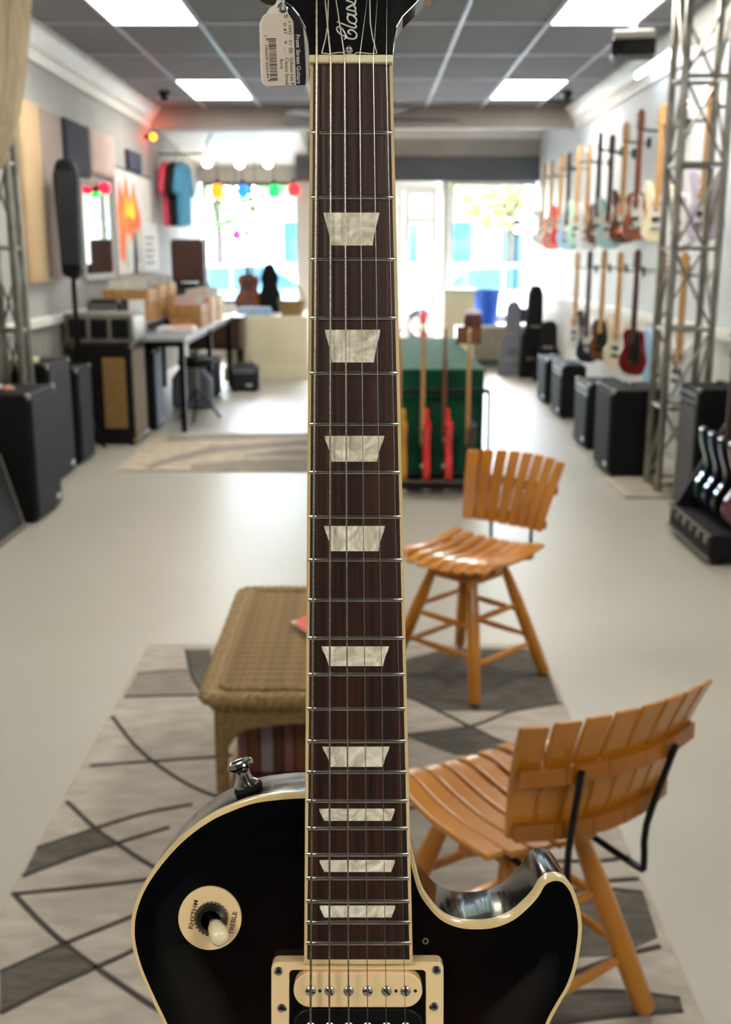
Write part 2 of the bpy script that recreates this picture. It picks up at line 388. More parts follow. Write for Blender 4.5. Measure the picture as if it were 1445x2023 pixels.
for i in range(6):
    wq = MB().span(-6.2+i*2.2, -5.0+i*2.2, -.05, .05, 1.1, 2.9).build('window', WHITE, bl, smooth=False)
    MB().span(-6.1+i*2.2, -5.1+i*2.2, -.07, -.04, 1.2, 2.8).build('pane', CARGLASS, wq, smooth=False)
# ================================================================== the guitar in the foreground
D0 = .536                                           # fretboard plane, parallel to the picture: 3.9 pixels per millimetre of a 628 mm scale
def gl(x, y, gz=0.0):
    k = (D0-gz)/F; return Vector(((x-CX)*k, -(y-CY)*k, gz))
BASE = gl(712, 3223, -.045); BASE.z = 0
def G(x, y, gz=0.0): return gl(x, y, gz)-BASE
def GW(p): return EYE+RT*p.x+UP*p.y+FWD*(D0-p.z)
gt = thing('electric_guitar', 'black sunburst electric guitar standing upright close to the viewer', 'guitar')
gt.location = GW(BASE); gt.rotation_euler = (math.pi/2-PITCH, 0, 0)
IVORY = mat('cream_plastic', '#efd3a2', .3, c2='#ebcd9a', scale=8, coat=.3)
BIND = mat('cream_binding', '#e3cc98', .28, c2='#d6bb82', scale=40, coat=.5, stretch=(1, .3, 1))
NICKEL = mat('nickel', '#c2beb4', .22, metal=1, c2='#a8a39a', scale=60)
# body paint: near black edge to smoky brown in the middle, under gloss lacquer
bm_ = bpy.data.materials.new('smoke_burst'); bm_.use_nodes = True; n, l = bm_.node_tree.nodes, bm_.node_tree.links; b = n['Principled BSDF']
tc = n.new('ShaderNodeTexCoord'); mp = n.new('ShaderNodeMapping'); mp.vector_type = 'TEXTURE'
mp.inputs['Location'].default_value = (0, .20, 0); mp.inputs['Scale'].default_value = (.135, .27, 1)
l.new(tc.outputs['Object'], mp.inputs[0])
gr = n.new('ShaderNodeTexGradient'); gr.gradient_type = 'SPHERICAL'; l.new(mp.outputs[0], gr.inputs[0])
mp2 = n.new('ShaderNodeMapping'); mp2.inputs['Scale'].default_value = (60, 5, 5); l.new(tc.outputs['Object'], mp2.inputs[0])
gn = n.new('ShaderNodeTexNoise'); gn.inputs['Scale'].default_value = 1.0; gn.inputs['Detail'].default_value = 5; l.new(mp2.outputs[0], gn.inputs['Vector'])
cr = n.new('ShaderNodeValToRGB'); cr.color_ramp.elements[0].position = .05; cr.color_ramp.elements[0].color = srgb('#050406')
cr.color_ramp.elements[1].position = .75; cr.color_ramp.elements[1].color = srgb('#3c1c0c')
e = cr.color_ramp.elements.new(.4); e.color = srgb('#170a06')
l.new(gr.outputs[0], cr.inputs[0])
mx = n.new('ShaderNodeMix'); mx.data_type = 'RGBA'; mx.blend_type = 'MULTIPLY'; mx.inputs[0].default_value = .7
l.new(cr.outputs[0], mx.inputs[6]); l.new(gn.outputs['Fac'], mx.inputs[7]); l.new(mx.outputs[2], b.inputs['Base Color'])
b.inputs['Roughness'].default_value = .18; b.inputs['Coat Weight'].default_value = .35; b.inputs['Coat Roughness'].default_value = .03
b.inputs['Specular IOR Level'].default_value = .15
BURST = bm_
SIDE = mat('dark_lacquer', '#080607', .14, c2='#0e0806', scale=6, coat=.2, spec=.18, stretch=(3, 3, .5))

SIDE.node_tree.nodes['Principled BSDF'].inputs['IOR'].default_value = 1.32
ZR = -.0175                                          # rim of the carved top
left = [(597,1569),(541,1573),(497,1580),(457,1594),(416.6,1612.5),(372.5,1642.6),(336,1676.7),(300,1721),(276,1761),(262,1801),(258,1833),(260,1865),(270,1905.5),(284,1941.7),(304,1985.8),(322,2023)]
low = [(338,2065),(347,2110),(348,2160),(338,2220),(310,2300),(265,2390),(205,2500),(150,2620),(118,2740),(115,2850),(145,2970),(215,3080),(330,3165),(480,3210),(640,3222)]
right = [(1087,2023),(1106.6,1985.4),(1126,1952),(1140,1913.4),(1148,1869),(1151,1833),(1148,1803),(1142.6,1780.6),(1133,1756),(1118,1738),(1101,1732),(1084.5,1735),(1070.6,1744.6),(1057,1767),(1037,1789),(1010,1811),(974,1825),(935,1827.6),(904.6,1823.5),(877,1811),(855,1789),(835,1758),(821.5,1711),(813,1670),(806,1635),(785,1600),(730,1578),(660,1570)]
outl = left+low+[(1416-x, y) for x, y in low[::-1]]+right
ol = [tuple(G(x, y, ZR)[:2]) for x, y in smooth_closed(outl, 5)]
NO = len(ol); P2 = np.array(ol)
def edge_dist(q):
    A, B = P2, np.roll(P2, -1, 0); d = B-A; t = np.clip(((q[:, None]-A)*d).sum(2)/(d*d).sum(1), 0, 1)
    return np.sqrt((((A+t[..., None]*d)-q[:, None])**2).sum(2)).min(1)
def inside(q):
    A, B = P2, np.roll(P2, -1, 0); x, y = q[:, 0][:, None], q[:, 1][:, None]
    c = ((A[:, 1] > y) != (B[:, 1] > y)) & (x < (B[:, 0]-A[:, 0])*(y-A[:, 1])/(B[:, 1]-A[:, 1]+1e-12)+A[:, 0])
    return c.sum(1) % 2 == 1
area = sum(ol[i][0]*ol[(i+1) % NO][1]-ol[(i+1) % NO][0]*ol[i][1] for i in range(NO)); SG = 1 if area > 0 else -1
nrm = []
for i in range(NO):
    t = Vector(ol[(i+1) % NO])-Vector(ol[i-1]); t.normalize(); nrm.append(Vector((t.y, -t.x))*SG)   # outward
def off(d): return [(ol[i][0]+nrm[i].x*d, ol[i][1]+nrm[i].y*d) for i in range(NO)]
BW = .0022
inn = off(-BW)
gx = np.arange(P2[:, 0].min(), P2[:, 0].max(), .0065); gy = np.arange(P2[:, 1].min(), P2[:, 1].max(), .0065)
gp = np.array([(x+(.003 if j % 2 else 0), y) for j, y in enumerate(gy) for x in gx]); gp = gp[inside(gp)]; gp = gp[edge_dist(gp) > .0055]
pts = [Vector(p) for p in inn]+[Vector(p) for p in gp]
res = delaunay_2d_cdt(pts, [], [list(range(NO)) if SG > 0 else list(range(NO))[::-1]], 1, 1e-7)
tv = np.array([tuple(p) for p in res[0]]); dd = np.maximum(edge_dist(tv)-BW, 0)
s_ = np.clip((dd-.003)/.034, 0, 1); hz = ZR+.006*s_*s_*(3-2*s_)
def top_z(x, y):
    q = np.array([[x, y]]); d_ = max(edge_dist(q)[0]-BW, 0); s = min(max((d_-.003)/.034, 0), 1); return ZR+.006*s*s*(3-2*s)
mb = MB().add([(p[0], p[1], z) for p, z in zip(tv, hz)], [tuple(f) for f in res[2]])
mb.build('body_top', BURST, gt, ang=80)
mb = MB(); rings = [(-.0004, ZR-.0078), (-.0004, -.066), (-.0012, -.0695), (-.0035, -.072)]
for d_, z in rings: mb.v += [(p[0], p[1], z) for p in off(d_)]
for k in range(len(rings)-1): mb.f += [(k*NO+i, k*NO+(i+1) % NO, (k+1)*NO+(i+1) % NO, (k+1)*NO+i) for i in range(NO)]
k = len(rings)-1; mb.f.append(tuple(k*NO+i for i in range(NO)))
mb.build('body_sides', SIDE, gt, ang=60)
mb = MB(); rings = [(-.0004, ZR-.008), (0, ZR-.0078), (0, ZR-.0006), (-.0005, ZR), (-BW, ZR), (-BW, ZR-.001)]
for d_, z in rings: mb.v += [(p[0], p[1], z) for p in off(d_)]
for k in range(len(rings)-1): mb.f += [(k*NO+i, k*NO+(i+1) % NO, (k+1)*NO+(i+1) % NO, (k+1)*NO+i) for i in range(NO)]
mb.build('body_binding', BIND, gt, ang=50)

# --- neck, fretboard
NUTY, ENDY = 125, 1896
def fx(s, y, inset=0):                              # fretboard edge in pixels, s = -1 left, 1 right
    t = (y-NUTY)/(ENDY-NUTY)
    return (613+(601-613)*t+inset) if s < 0 else (776+(816-776)*t-inset)
def fz(u): return -(u*.0275)**2/(2*.305)            # 12 inch radius across the board, u in -1..1
ROSE = mat('rosewood', '#42200f', .42, c2='#170c0a', scale=3.2, stretch=(130, 2.2, 40), bump=.08, detail=8, lo=.36, hi=.70, coat=.12)
def board(y0, y1, inset, dz, th, rows=24, cols=12):
    V = []; ys = [y0+(y1-y0)*i/rows for i in range(rows+1)]
    for y in ys:
        a, c = fx(-1, y, inset), fx(1, y, inset)
        for j in range(cols+1):
            u = -1+2*j/cols; V.append(G(a+(c-a)*j/cols, y, fz(u)+dz))
        V += [G(c, y, fz(1)+dz-th), G(a, y, fz(1)+dz-th)]
    m = cols+3; Fs = [(i*m+j, (i+1)*m+j, (i+1)*m+(j+1) % m, i*m+(j+1) % m) for i in range(rows) for j in range(m)]
    Fs += [tuple(range(m)), tuple(range(rows*m, rows*m+m))[::-1]]
    return MB().add(V, Fs)
fb = board(NUTY, ENDY, 6, 0, .006).build('fretboard', ROSE, gt, ang=30)
mb = MB()
for s in (-1, 1):
    V = []; rows = 40
    for i in range(rows+1):
        y = NUTY+(ENDY+8-NUTY)*i/rows; a, c = fx(s, y), fx(s, y, 6.3)
        V += [G(a, y, fz(1)-.0065), G(a, y, fz(1)-.0004), G(a-s*1.2, y, fz(1)+.0001), G(c, y, fz(.95)+.0001), G(c, y, fz(1)-.0065)]
    mb.add(V, [((i*5+j), (i*5+(j+1) % 5), ((i+1)*5+(j+1) % 5), ((i+1)*5+j)) for i in range(rows) for j in range(5)]+[(0, 1, 2, 3, 4), tuple(range(rows*5, rows*5+5))])
V = []
for j in range(13):
    u = -1+j/6; x0 = fx(-1, ENDY)+(fx(1, ENDY)-fx(-1, ENDY))*j/12
    V += [G(x0, ENDY-.5, fz(u)+.0001), G(x0, ENDY+8.5, fz(u)+.0001), G(x0, ENDY+8.5, -.0095)]
mb.add(V, [(j*3+k, j*3+k+1, j*3+k+4, j*3+k+3) for j in range(12) for k in range(2)])
mb.build('fretboard_binding', BIND, gt, ang=30)
mb = MB(); V = []; rows = 16; K = 10
for i in range(rows+1):
    y = 108+(1640-108)*i/rows; a, c = fx(-1, y, 1), fx(1, y, 1); dep = .0155+.003*i/rows
    for j in range(K+1):
        q = math.pi*j/K; V.append(G((a+c)/2-(c-a)/2*math.cos(q), y, -.0064-dep*math.sin(q)))
mb.add(V, [(i*(K+1)+j, i*(K+1)+j+1, (i+1)*(K+1)+j+1, (i+1)*(K+1)+j) for i in range(rows) for j in range(K)]+[tuple(range(K+1))])
NECKM = mat('mahogany_neck', '#43180f', .2, c2='#2b0f0a', scale=5, stretch=(30, 2, 30), coat=.15, spec=.3)
mb.build('neck', NECKM, gt, ang=60)
mb = MB(); hp = [tuple(G(x, y, -.02)[:2]) for x, y in ((612, 1575), (806, 1575), (811, 1904), (606, 1904))]
mb.prism(hp, -.03, -.0068).build('neck_heel', NECKM, gt, smooth=False)
# frets: half round wire following the board's radius
FR = [262,390,512,628,737,838,933,1021,1106,1185,1260,1332,1400,1464,1525,1582,1636,1688,1735,1780,1822,1863]
for y in FR:
    V = []; K = 6; C = 14
    for j in range(C+1):
        a, c = fx(-1, y, 4.2), fx(1, y, 4.2); u = -1+2*j/C; end = .35 if j in (0, C) else 1
        p = G(a+(c-a)*j/C, y, fz(u))
        for q in range(K+1):
            an = math.pi*q/K; V.append(p+Vector((0, -.00125*math.cos(an), .0012*math.sin(an)*end)))
    MB().add(V, [(j*(K+1)+q, j*(K+1)+q+1, (j+1)*(K+1)+q+1, (j+1)*(K+1)+q) for j in range(C) for q in range(K)]).build('fret', NICKEL, fb, ang=70)
# mother of pearl trapezoids
pm = bpy.data.materials.new('pearl_inlay'); pm.use_nodes = True; n, l = pm.node_tree.nodes, pm.node_tree.links; b = n['Principled BSDF']
tc = n.new('ShaderNodeTexCoord'); wv = n.new('ShaderNodeTexNoise'); wv.inputs['Scale'].default_value = 55; wv.inputs['Detail'].default_value = 3; wv.inputs['Distortion'].default_value = 3.5
l.new(tc.outputs['Object'], wv.inputs['Vector'])
cr = n.new('ShaderNodeValToRGB'); cr.color_ramp.elements[0].position = .3; cr.color_ramp.elements[0].color = srgb('#b9b096'); cr.color_ramp.elements[1].position = .68; cr.color_ramp.elements[1].color = srgb('#fbf7e8')
e = cr.color_ramp.elements.new(.5); e.color = srgb('#ddd6bf'); l.new(wv.outputs['Fac'], cr.inputs[0]); l.new(cr.outputs[0], b.inputs['Base Color'])
b.inputs['Roughness'].default_value = .22; b.inputs['Coat Weight'].default_value = .5; b.inputs['Sheen Weight'].default_value = .1
for (x0, x1, x2, x3, y0, y1) in ((637.5,752,654,736.5,420,485),(640,754,656.7,739,651.5,716),(639,762,656,745,861,912),(638,763,655,748,1039,1089),(633,771,650,757,1277,1316),
                                 (635,772,654,757,1475,1515),(629,782,641,773,1597.5,1621.6),(629.5,782.5,641,773,1699,1722.6),(630,783,641,773.6,1789,1812.5)):
    K, C = 5, 10; V = []
    for i in range(K+1):
        t = i/K; q = t+.22*math.sin(math.pi*t)*(.6 if y1-y0 > 30 else 0); y = y0+(y1-y0)*t
        a, c = x0+(x2-x0)*q, x1+(x3-x1)*q
        if i == 0: a += 2; c -= 2
        for j in range(C+1):
            x = a+(c-a)*j/C; u = (x-(fx(-1, y)+fx(1, y))/2)/((fx(1, y)-fx(-1, y))/2); V.append(G(x, y, fz(u)+.00014))
    MB().add(V, [(i*(C+1)+j, (i+1)*(C+1)+j, (i+1)*(C+1)+j+1, i*(C+1)+j+1) for i in range(K) for j in range(C)]).build('inlay', pm, fb, ang=80)
# nut
NUTM = mat('bone_nut', '#e6dcb4', .35, c2='#d3c696', scale=120, stretch=(.3, 1, 1))
mb = MB(); a = G(611, 126); c = G(777, 109)
mb.span(a.x, c.x, a.y, c.y, -BASE.z*0-.007, .0012); mb.v = [(v[0], v[1], v[2]) for v in mb.v]
mb.build('nut', NUTM, gt, smooth=False, bevel=.0008)

# --- headstock, tilted back from the nut
HA = R(14); HY = G(690, 109).y
def hs(x, y, up=0.0):                               # point on the headstock face
    p = G(x, y, 0); dy = p.y-HY; s = dy/math.cos(HA)
    zz = -.0022-dy*math.tan(HA)+up; k = (D0-zz)/D0
    g = gl(x, y, zz)-BASE; return g
hl = [(611,111),(609,84.5),(603,56),(590,31),(577,15),(564,5),(548,-10),(534,-60),(528,-150),(524,-300),(512,-470),(505,-560),(520,-590),(560,-600),(610,-585),(660,-572),(694,-600)]
hr = [(694,-600),(728,-572),(778,-585),(828,-600),(868,-590),(884,-560),(877,-470),(864,-300),(860,-150),(855,-60),(838,-10),(822,8),(797,33),(785,54),(778,84.5),(777,111)]
hp = hl+hr[1:]
top = [hs(x, y) for x, y in hp]; bot = [p+Vector((0, 0, -.0145)) for p in top]; nn = len(hp)
HEADM = mat('headstock_black', '#060607', .12, c2='#040405', scale=10, coat=1)
MB().add(top+bot, [tuple(range(nn)), tuple(range(nn, 2*nn))[::-1]]+[(i, i+nn, (i+1) % nn+nn, (i+1) % nn) for i in range(nn)]).build('headstock', HEADM, gt, smooth=False, bevel=.0006)
WLINE = mat('white_line', '#dfe2da', .4, c2='#d5d8d0', scale=30)
cov = [(636,105),(644,74),(648,46),(649,0),(652,-60),(668,-110),(691,-125),(712,-110),(728,-60),(731,0),(732,46),(737,77),(745,105),(730,106),(712,104),(705,104),(700,108),(681,108),(677,104),(668,104),(650,106.5)]
ct = [hs(x, y, .0016) for x, y in cov]; cb = [hs(x, y, .0001) for x, y in cov]; nn = len(cov)
tr = MB().add(ct+cb, [tuple(range(nn)), tuple(range(nn, 2*nn))[::-1]]+[(i, i+nn, (i+1) % nn+nn, (i+1) % nn) for i in range(nn)]).build('truss_rod_cover', HEADM, gt, smooth=False)
MB().tube([hs(x, y, .0016) for x, y in cov+cov[:1]], .00032, 6).build('white_edge', WLINE, tr)
def cl(P): return [hs(640+x/12.04, y/12.04, .0018) for x, y in P]
strokes = [[(650,810),(610,800),(580,765),(600,725),(660,715),(730,750),(780,810),(775,880),(720,925),(640,925),(560,900),(500,790),(440,690),(370,640),(315,660),(312,710),(360,780),(440,840),(510,870),(520,910),(480,930)],
 [(315,515),(450,570),(600,630),(720,665),(772,640),(750,590),(690,560),(620,530),(565,450),(580,370),(660,360),(740,410),(780,480),(750,550),(690,565)], [(550,320),(620,345),(700,362),(765,355),(770,320),(740,275)],
 [(740,275),(650,250),(540,210),(640,140),(750,100)], [(590,180),(680,130),(755,190),(740,275)],
 [(740,95),(650,50),(535,0),(640,-70),(745,-110)], [(590,-30),(680,-80),(755,-20),(745,90)],
 [(745,-110),(650,-160),(560,-200),(700,-190),(760,-230),(745,-290)], [(600,-420),(560,-360),(620,-300),(720,-310),(770,-380),(745,-450)]]
mb = MB()
for S in strokes: mb.tube(smooth_open(cl(S), 4), .00042, 6)
mb.build('script_lettering', WLINE, tr, label='white handwritten script lettering')
MB().ball(hs(690, 98, .003), .0021).build('screw', CHROME, tr)
for k, (x, y) in enumerate(((560,-70),(548,-250),(540,-430),(830,-70),(842,-250),(850,-430))):
    p = hs(x, y, 0); s = -1 if k < 3 else 1
    tq = MB().lathe([(.0055, 0), (.0055, .002), (.003, .0025), (.003, .011), (0, .0115)], p, (0, 0, 1), 12).build('tuner_post', CHROME, gt)
    q = p+Vector((0, 0, -.019)); ex = hs(528 if s < 0 else 862, y).x
    MB().cyl(q, (ex+s*.012, q.y, q.z), .0024, n=8).box((p.x, p.y, q.z), (.014, .022, .009)).build('tuner_gear', CHROME, tq)
    MB().ball((ex+s*.021, q.y, q.z), .010, (.95, .8, .5), 12).build('tuner_button', mat('tuner_button_dark', '#2a2725', .3, scale=20), tq)
# the two lowest tuner keys that reach into the picture
MB().ball(G(546, -6, -.024), .0078, (1.25, .62, .6), 14).build('tuner_button', MATS['tuner_button_dark'], gt)
MB().ball(G(803, 27, -.022), .006, (.55, .8, .6), 12).build('tuner_gear', CHROME, gt)

# --- strings
STRN = mat('wound_string', '#958e80', .38, metal=1, c2='#7f786b', scale=900, stretch=(.05, 1, .05), lo=.45, hi=.55)
STRP = mat('plain_string', '#9a9892', .25, metal=1, c2='#888680', scale=50)
top_x = [626,642.6,664,726,746,765]; nutx = [626,653.6,681.3,710.7,738,764]; botx = [614,651,689,726.4,763.2,800.5]
post = [(560,-70),(548,-250),(540,-430),(850,-430),(842,-250),(830,-70)]
for k in range(6):
    r = (.00062,.00050,.00042,.00024,.00020,.00016)[k]*.95
    h0 = hs(nutx[k]+(top_x[k]-nutx[k])*1.6, 118-118*1.6, .0045)
    P = [hs(nutx[k]+(top_x[k]-nutx[k])*3.0, 118-118*3, .006), h0, G(nutx[k], 112, .0015), G(nutx[k], 124, .0014)]
    slope = (botx[k]-nutx[k])/(1990-118)
    for y in (600, 1200, 1990, 2560): P.append(G(nutx[k]+slope*(y-118), y, .0014+.0036*(y-118)/(1990-118)))
    MB().tube(P, r, 8).build('string', STRN if k < 3 else STRP, gt)

# --- pickups
PZ = -.0035
def ringplate(nm, y0, y1, m, z0, z1, x0=536, x1=877, ix0=571.4, ix1=842, iy=16):
    o_ = [G(x, y, z1) for x, y in rrect(x0, x1, y0, y1, 14)]; i_ = [G(x, y, z1) for x, y in rrect(ix0, ix1, y0+iy, y1-iy, 9)]
    k = len(o_); D = Vector((0, 0, z0-z1)); V = o_+i_+[p+D for p in o_]+[p+D for p in i_]; Fs = []
    for i in range(k):
        j = (i+1) % k; Fs += [(i, i+k, j+k, j), (i, j, j+2*k, i+2*k), (i+k, i+3*k, j+3*k, j+k)]
    return MB().add(V, Fs).build(nm, m, gt, smooth=False, bevel=.0005)
for pk, (y0, dark) in enumerate(((1900.7, True), (2330, False))):
    dz = 0 if pk == 0 else .003
    ring = ringplate('pickup_ring', y0, y0+185, IVORY, -.012, PZ+dz)
    fl = [tuple(G(x, y, PZ)[:2]) for x, y in rrect(572, 841, y0+14, y0+171, 8)]
    MB().prism(fl, -.0105, -.0085).build('cavity_floor', BLACKP, ring, smooth=False)
    for x, y in ((550.7, y0+18), (862.6, y0+16), (550.7, y0+167), (862.6, y0+167), (556.7, y0+91), (858, y0+88)):
        s = MB().lathe([(.0024, -.0005), (.0024, .0004), (.0017, .0012), (0, .0014)], G(x, y, PZ+dz), (0, 0, 1), 14).build('screw', CHROME, ring)
        pz = G(x, y, PZ+dz+.0013); MB().box(pz, (.0028, .0005, .0004), Matrix.Rotation(.6, 3, 'Z')).box(pz, (.0005, .0028, .0004), Matrix.Rotation(.6, 3, 'Z')).build('slot', BLACKP, s, smooth=False)
    for bi, (b0, b1, m) in enumerate(((y0+22, y0+90, IVORY), (y0+93, y0+161, BLACKP))):
        bo = [tuple(G(x, y, -.0008)[:2]) for x, y in rrect(580, 835, b0, b1, 33.9, 8)]
        bb = MB().prism(bo, -.009, -.0008+dz).build('bobbin', m, ring, ang=30, bevel=.0006)
        for j in range(6):
            x = 614+37.5*j; c = G(x, (b0+b1)/2+1, -.0008+dz)
            s = MB().lathe([(.00265, -.0004), (.00265, .0003), (.0021, .0009), (0, .0012)], c, (0, 0, 1), 16).build('pole_screw', NICKEL, bb)
            if bi == 0: MB().box(c+Vector((0, 0, .0010)), (.0046, .0006, .0005), Matrix.Rotation(-.3-.5*(j % 3), 3, 'Z')).build('slot', BLACKP, s, smooth=False)
        if bi == 0:
            for x in (632.3, 782.6, 821): MB().lathe([(.0009, 0), (0, .00012)], G(x, (b0+b1)/2+1, -.0007+dz), (0, 0, 1), 10).build('hole', mat('brown_hole', '#3a2413', .8), bb)
# bridge, tailpiece and knobs, below the picture's edge
z0 = -.0095
MB().prism([tuple(G(x, y, 0)[:2]) for x, y in rrect(585, 832, 2560, 2605, 20)], -.004, .002).build('bridge', NICKEL, gt, bevel=.001)
MB().prism([tuple(G(x, y, 0)[:2]) for x, y in rrect(560, 857, 2730, 2780, 24)], -.004, .004).build('tailpiece', NICKEL, gt, bevel=.002)
for x in (600, 817):
    for y in (2582, 2755): MB().cyl(G(x, y, -.0115), G(x, y, -.004), .004).build('post', NICKEL, gt)
for x, y in ((960, 2560), (1075, 2700), (930, 2780), (1050, 2930)):
    p = G(x, y, 0); z = top_z(p.x, p.y)
    MB().lathe([(.0125, z), (.012, z+.006), (.0095, z+.0075), (.009, z+.015), (0, z+.0155)], (p.x, p.y, 0), (0, 0, 1), 24).build('knob', mat('gold_knob', '#b98a3a', .2, coat=1), gt)
# --- selector switch with its cream ring
INK = mat('black_ink', '#231a14', .6, scale=50)
c = G(415, 1814, -.0105); zz = top_z(c.x, c.y)+.0009; c = gl(415, 1814, zz)-BASE; c.z = zz
rw = 62.6*(D0-zz)/F
ws = MB().lathe([(rw*.34, -.0012), (rw, -.0012), (rw, .0002), (rw*.985, .0006), (rw*.34, .0008)], c, (0, 0, 1), 48).build('switch_ring', IVORY, gt, ang=30)
def ontop(x, y, up=0): p = gl(x, y, zz+up)-BASE; p.z = zz+up; return p
for txt, a, d_, wd in (('RHYTHM', (376.5, 1836), (11.5, -56), 57.5), ('TREBLE', (457, 1847), (7.8, -44.5), 46)):
    an = math.atan2(-d_[1], d_[0]); k = (D0-zz)/F
    M = Matrix.Translation(ontop(*a, .0009)) @ Matrix.Rotation(an, 4, 'Z')
    text_mesh('lettering', txt, 12.8*k, INK, ws, M, width=wd*k)
sw = MB(); K = 28; cc = ontop(419, 1812)
prof = [(.0082, .0006), (.0082, .0034), (.0072, .0046), (.0052, .0048), (.0048, .0015)]
sw.lathe(prof, cc, (0, 0, 1), K).build('switch_nut', mat('dark_chrome', '#8a8b8c', .22, metal=1, c2='#6f7072', scale=8), gt, ang=25)
for k in range(K): sw = MB()
mb = MB()
for k in range(24):
    a = k/24*2*math.pi; mb.box(cc+Vector((math.cos(a)*.0083, math.sin(a)*.0083, .0021)), (.0006, .0012, .0026), Matrix.Rotation(a, 3, 'Z'))
mb.build('knurling', MATS['dark_chrome'], gt, smooth=False)
q0 = cc+Vector((0, 0, .001)); tip = gl(438, 1857, zz+.021)-BASE; ax = (tip-q0)
MB().cyl(q0, q0+ax*.5, .0019, .0017).ball(q0+ax*.22, .0028).build('switch_lever', CHROME, gt)
L = ax.length; MB().lathe([(0, .34*L), (.0032, .345*L), (.0040, .42*L), (.0049, .75*L), (.0047, .9*L), (.0031, .985*L), (0, L)], q0, ax, 20).build('switch_tip', mat('ivory_tip', '#f1e3bb', .3, c2='#ecdcb0', coat=.4), gt, ang=60)
# --- strap button on the shoulder
s0 = gl(491, 1558, -.043)-BASE; i = min(range(NO), key=lambda i: (Vector(ol[i])-Vector(s0[:2])).length)
sb = Vector((ol[i][0], ol[i][1], -.044)); nv = Vector((nrm[i].x, nrm[i].y, .05)).normalized()
felt = MB().lathe([(0, -.0005), (.0078, -.0005), (.0082, .001), (.0074, .0024), (0, .0024)], sb, nv, 20).build('felt_washer', mat('black_felt', '#0a0a0a', .95, scale=200, bump=.4), gt)
MB().lathe([(.0068, .002), (.0066, .0035), (.0042, .0055), (.0036, .009), (.0042, .0112), (.0068, .013), (.0074, .0142), (.0071, .0155), (.0060, .0162), (.0048, .0160), (.0036, .0150), (0, .0148)], sb, nv, 28).build('strap_button', mat('brushed_nickel', '#bdbab6', .16, metal=1, c2='#9f9c98', scale=40), gt, ang=35)
# --- tiny empty screw hole by the cutaway
c = G(842, 1867, -.011); zq = top_z(c.x, c.y)+.0003; c.z = zq
MB().lathe([(.0008, .0001), (.0013, .0004), (.0018, .0001)], c, (0, 0, 1), 14).build('screw_hole_rim', mat('bare_wood_chip', '#7a6a50', .7), gt)

# --- stand that carries the guitar, below the picture
st = thing('guitar_stand', 'black tubular stand carrying the guitar from below the picture', 'stand', (GW(BASE).x, GW(BASE).y+.03, 0))
bz = GW(BASE).z
for a in (90, 210, 330): MB().tube([(0, .02, .42), (math.cos(R(a))*.12, .02+math.sin(R(a))*.12, .2), (math.cos(R(a))*.3, .02+math.sin(R(a))*.3, .012)], .012).build('leg', BLACKM, st)
MB().cyl((0, .02, .36), (0, .02, bz-.035), .014).build('post', BLACKM, st)
MB().tube([(-.1, -.05, bz-.012), (-.1, .03, bz-.03), (.1, .03, bz-.03), (.1, -.05, bz-.012)], .011).build('cradle', mat('black_foam', '#141414', .9), st)

# ================================================================== price tag hanging from a tuner
TG = -.010
def T(x, y, gz=TG): return gl(x, y, gz)-TB
TB = gl(560, 14, TG)
tg = thing('price_tag', 'white shop price tag with barcode hanging beside the headstock', 'tag')
tg.location = GW(TB); tg.rotation_euler = gt.rotation_euler
CARD = mat('tag_card', '#d9cfc9', .5, c2='#d2c8c1', scale=20)
def tq(x, y): return 505+x/11.236, y/11.236
card = [(480,0),(440,90),(370,140),(300,190),(255,280),(170,350),(100,480),(85,560),(95,900),(110,1500),(125,1780),(160,1860),(230,1915),(1080,1890),(1150,1830),(1180,1700),(1190,1300),(1180,1000),(1120,750),(1000,450),(880,230),(700,80),(660,0)]
MB().prism([tuple(T(*tq(*p))[:2]) for p in card], -.0006, 0).build('card', CARD, tg, smooth=False)
STK = mat('tag_sticker', '#cdbfae', .45, c2='#c7b8a6', scale=15)
MB().prism([tuple(T(*tq(*p))[:2]) for p in [(240,310),(700,290),(840,480),(905,1895),(230,1912),(160,1850),(140,480)]], 0, .00012).build('sticker', STK, tg, smooth=False)
MB().prism([tuple(T(*tq(*p))[:2]) for p in [(840,470),(1060,640),(1095,1100),(1120,1700),(1105,1885),(905,1895)]], .0, .00016).build('black_band', mat('tag_black', '#141318', .35, c2='#2a2825', scale=500, lo=.3, hi=.42), tg, smooth=False)
MB().prism([tuple(T(*tq(*p))[:2]) for p in [(690,70),(850,220),(1000,440),(1060,640),(840,470),(720,290)]], .0, .0001).build('black_corner', MATS['tag_black'], tg, smooth=False)
k = (D0-TG)/F/11.236; TXT = mat('tag_ink', '#26221f', .5)
def line(body, p0, p1, size, m, nm='lettering', z=.0002):
    a, b_ = T(*tq(*p0)), T(*tq(*p1)); d_ = b_-a; M = Matrix.Translation((a.x, a.y, z)) @ Matrix.Rotation(math.atan2(d_.y, d_.x), 4, 'Z')
    text_mesh(nm, body, size*k, m, tg, M, width=d_.length)
TW = mat('tag_white_print', '#e9e5df', .5)
line('Front Street Guitars', (935, 770), (965, 1850), 128, TW, z=.0003)
line('Gibson Les P', (800, 1280), (818, 1890), 108, TXT)
line('Classic Smok', (690, 1285), (702, 1900), 108, TXT)
line('Burst', (575, 1310), (588, 1530), 108, TXT)
line('2', (225, 775), (226, 820), 80, TXT); line('100600 020249', (235, 980), (272, 1715), 80, TXT)
line('00', (778, 1060), (785, 1180), 120, TXT)
line('S', (672, 320), (676, 400), 120, TXT); line('0 47', (645, 510), (660, 760), 100, TXT); line('1 WD', (752, 460), (768, 750), 100, TXT)
line('51', (770, 890), (776, 985), 90, TXT); line('9', (662, 900), (664, 975), 90, TXT); line('_', (684, 1055), (690, 1190), 90, TXT)
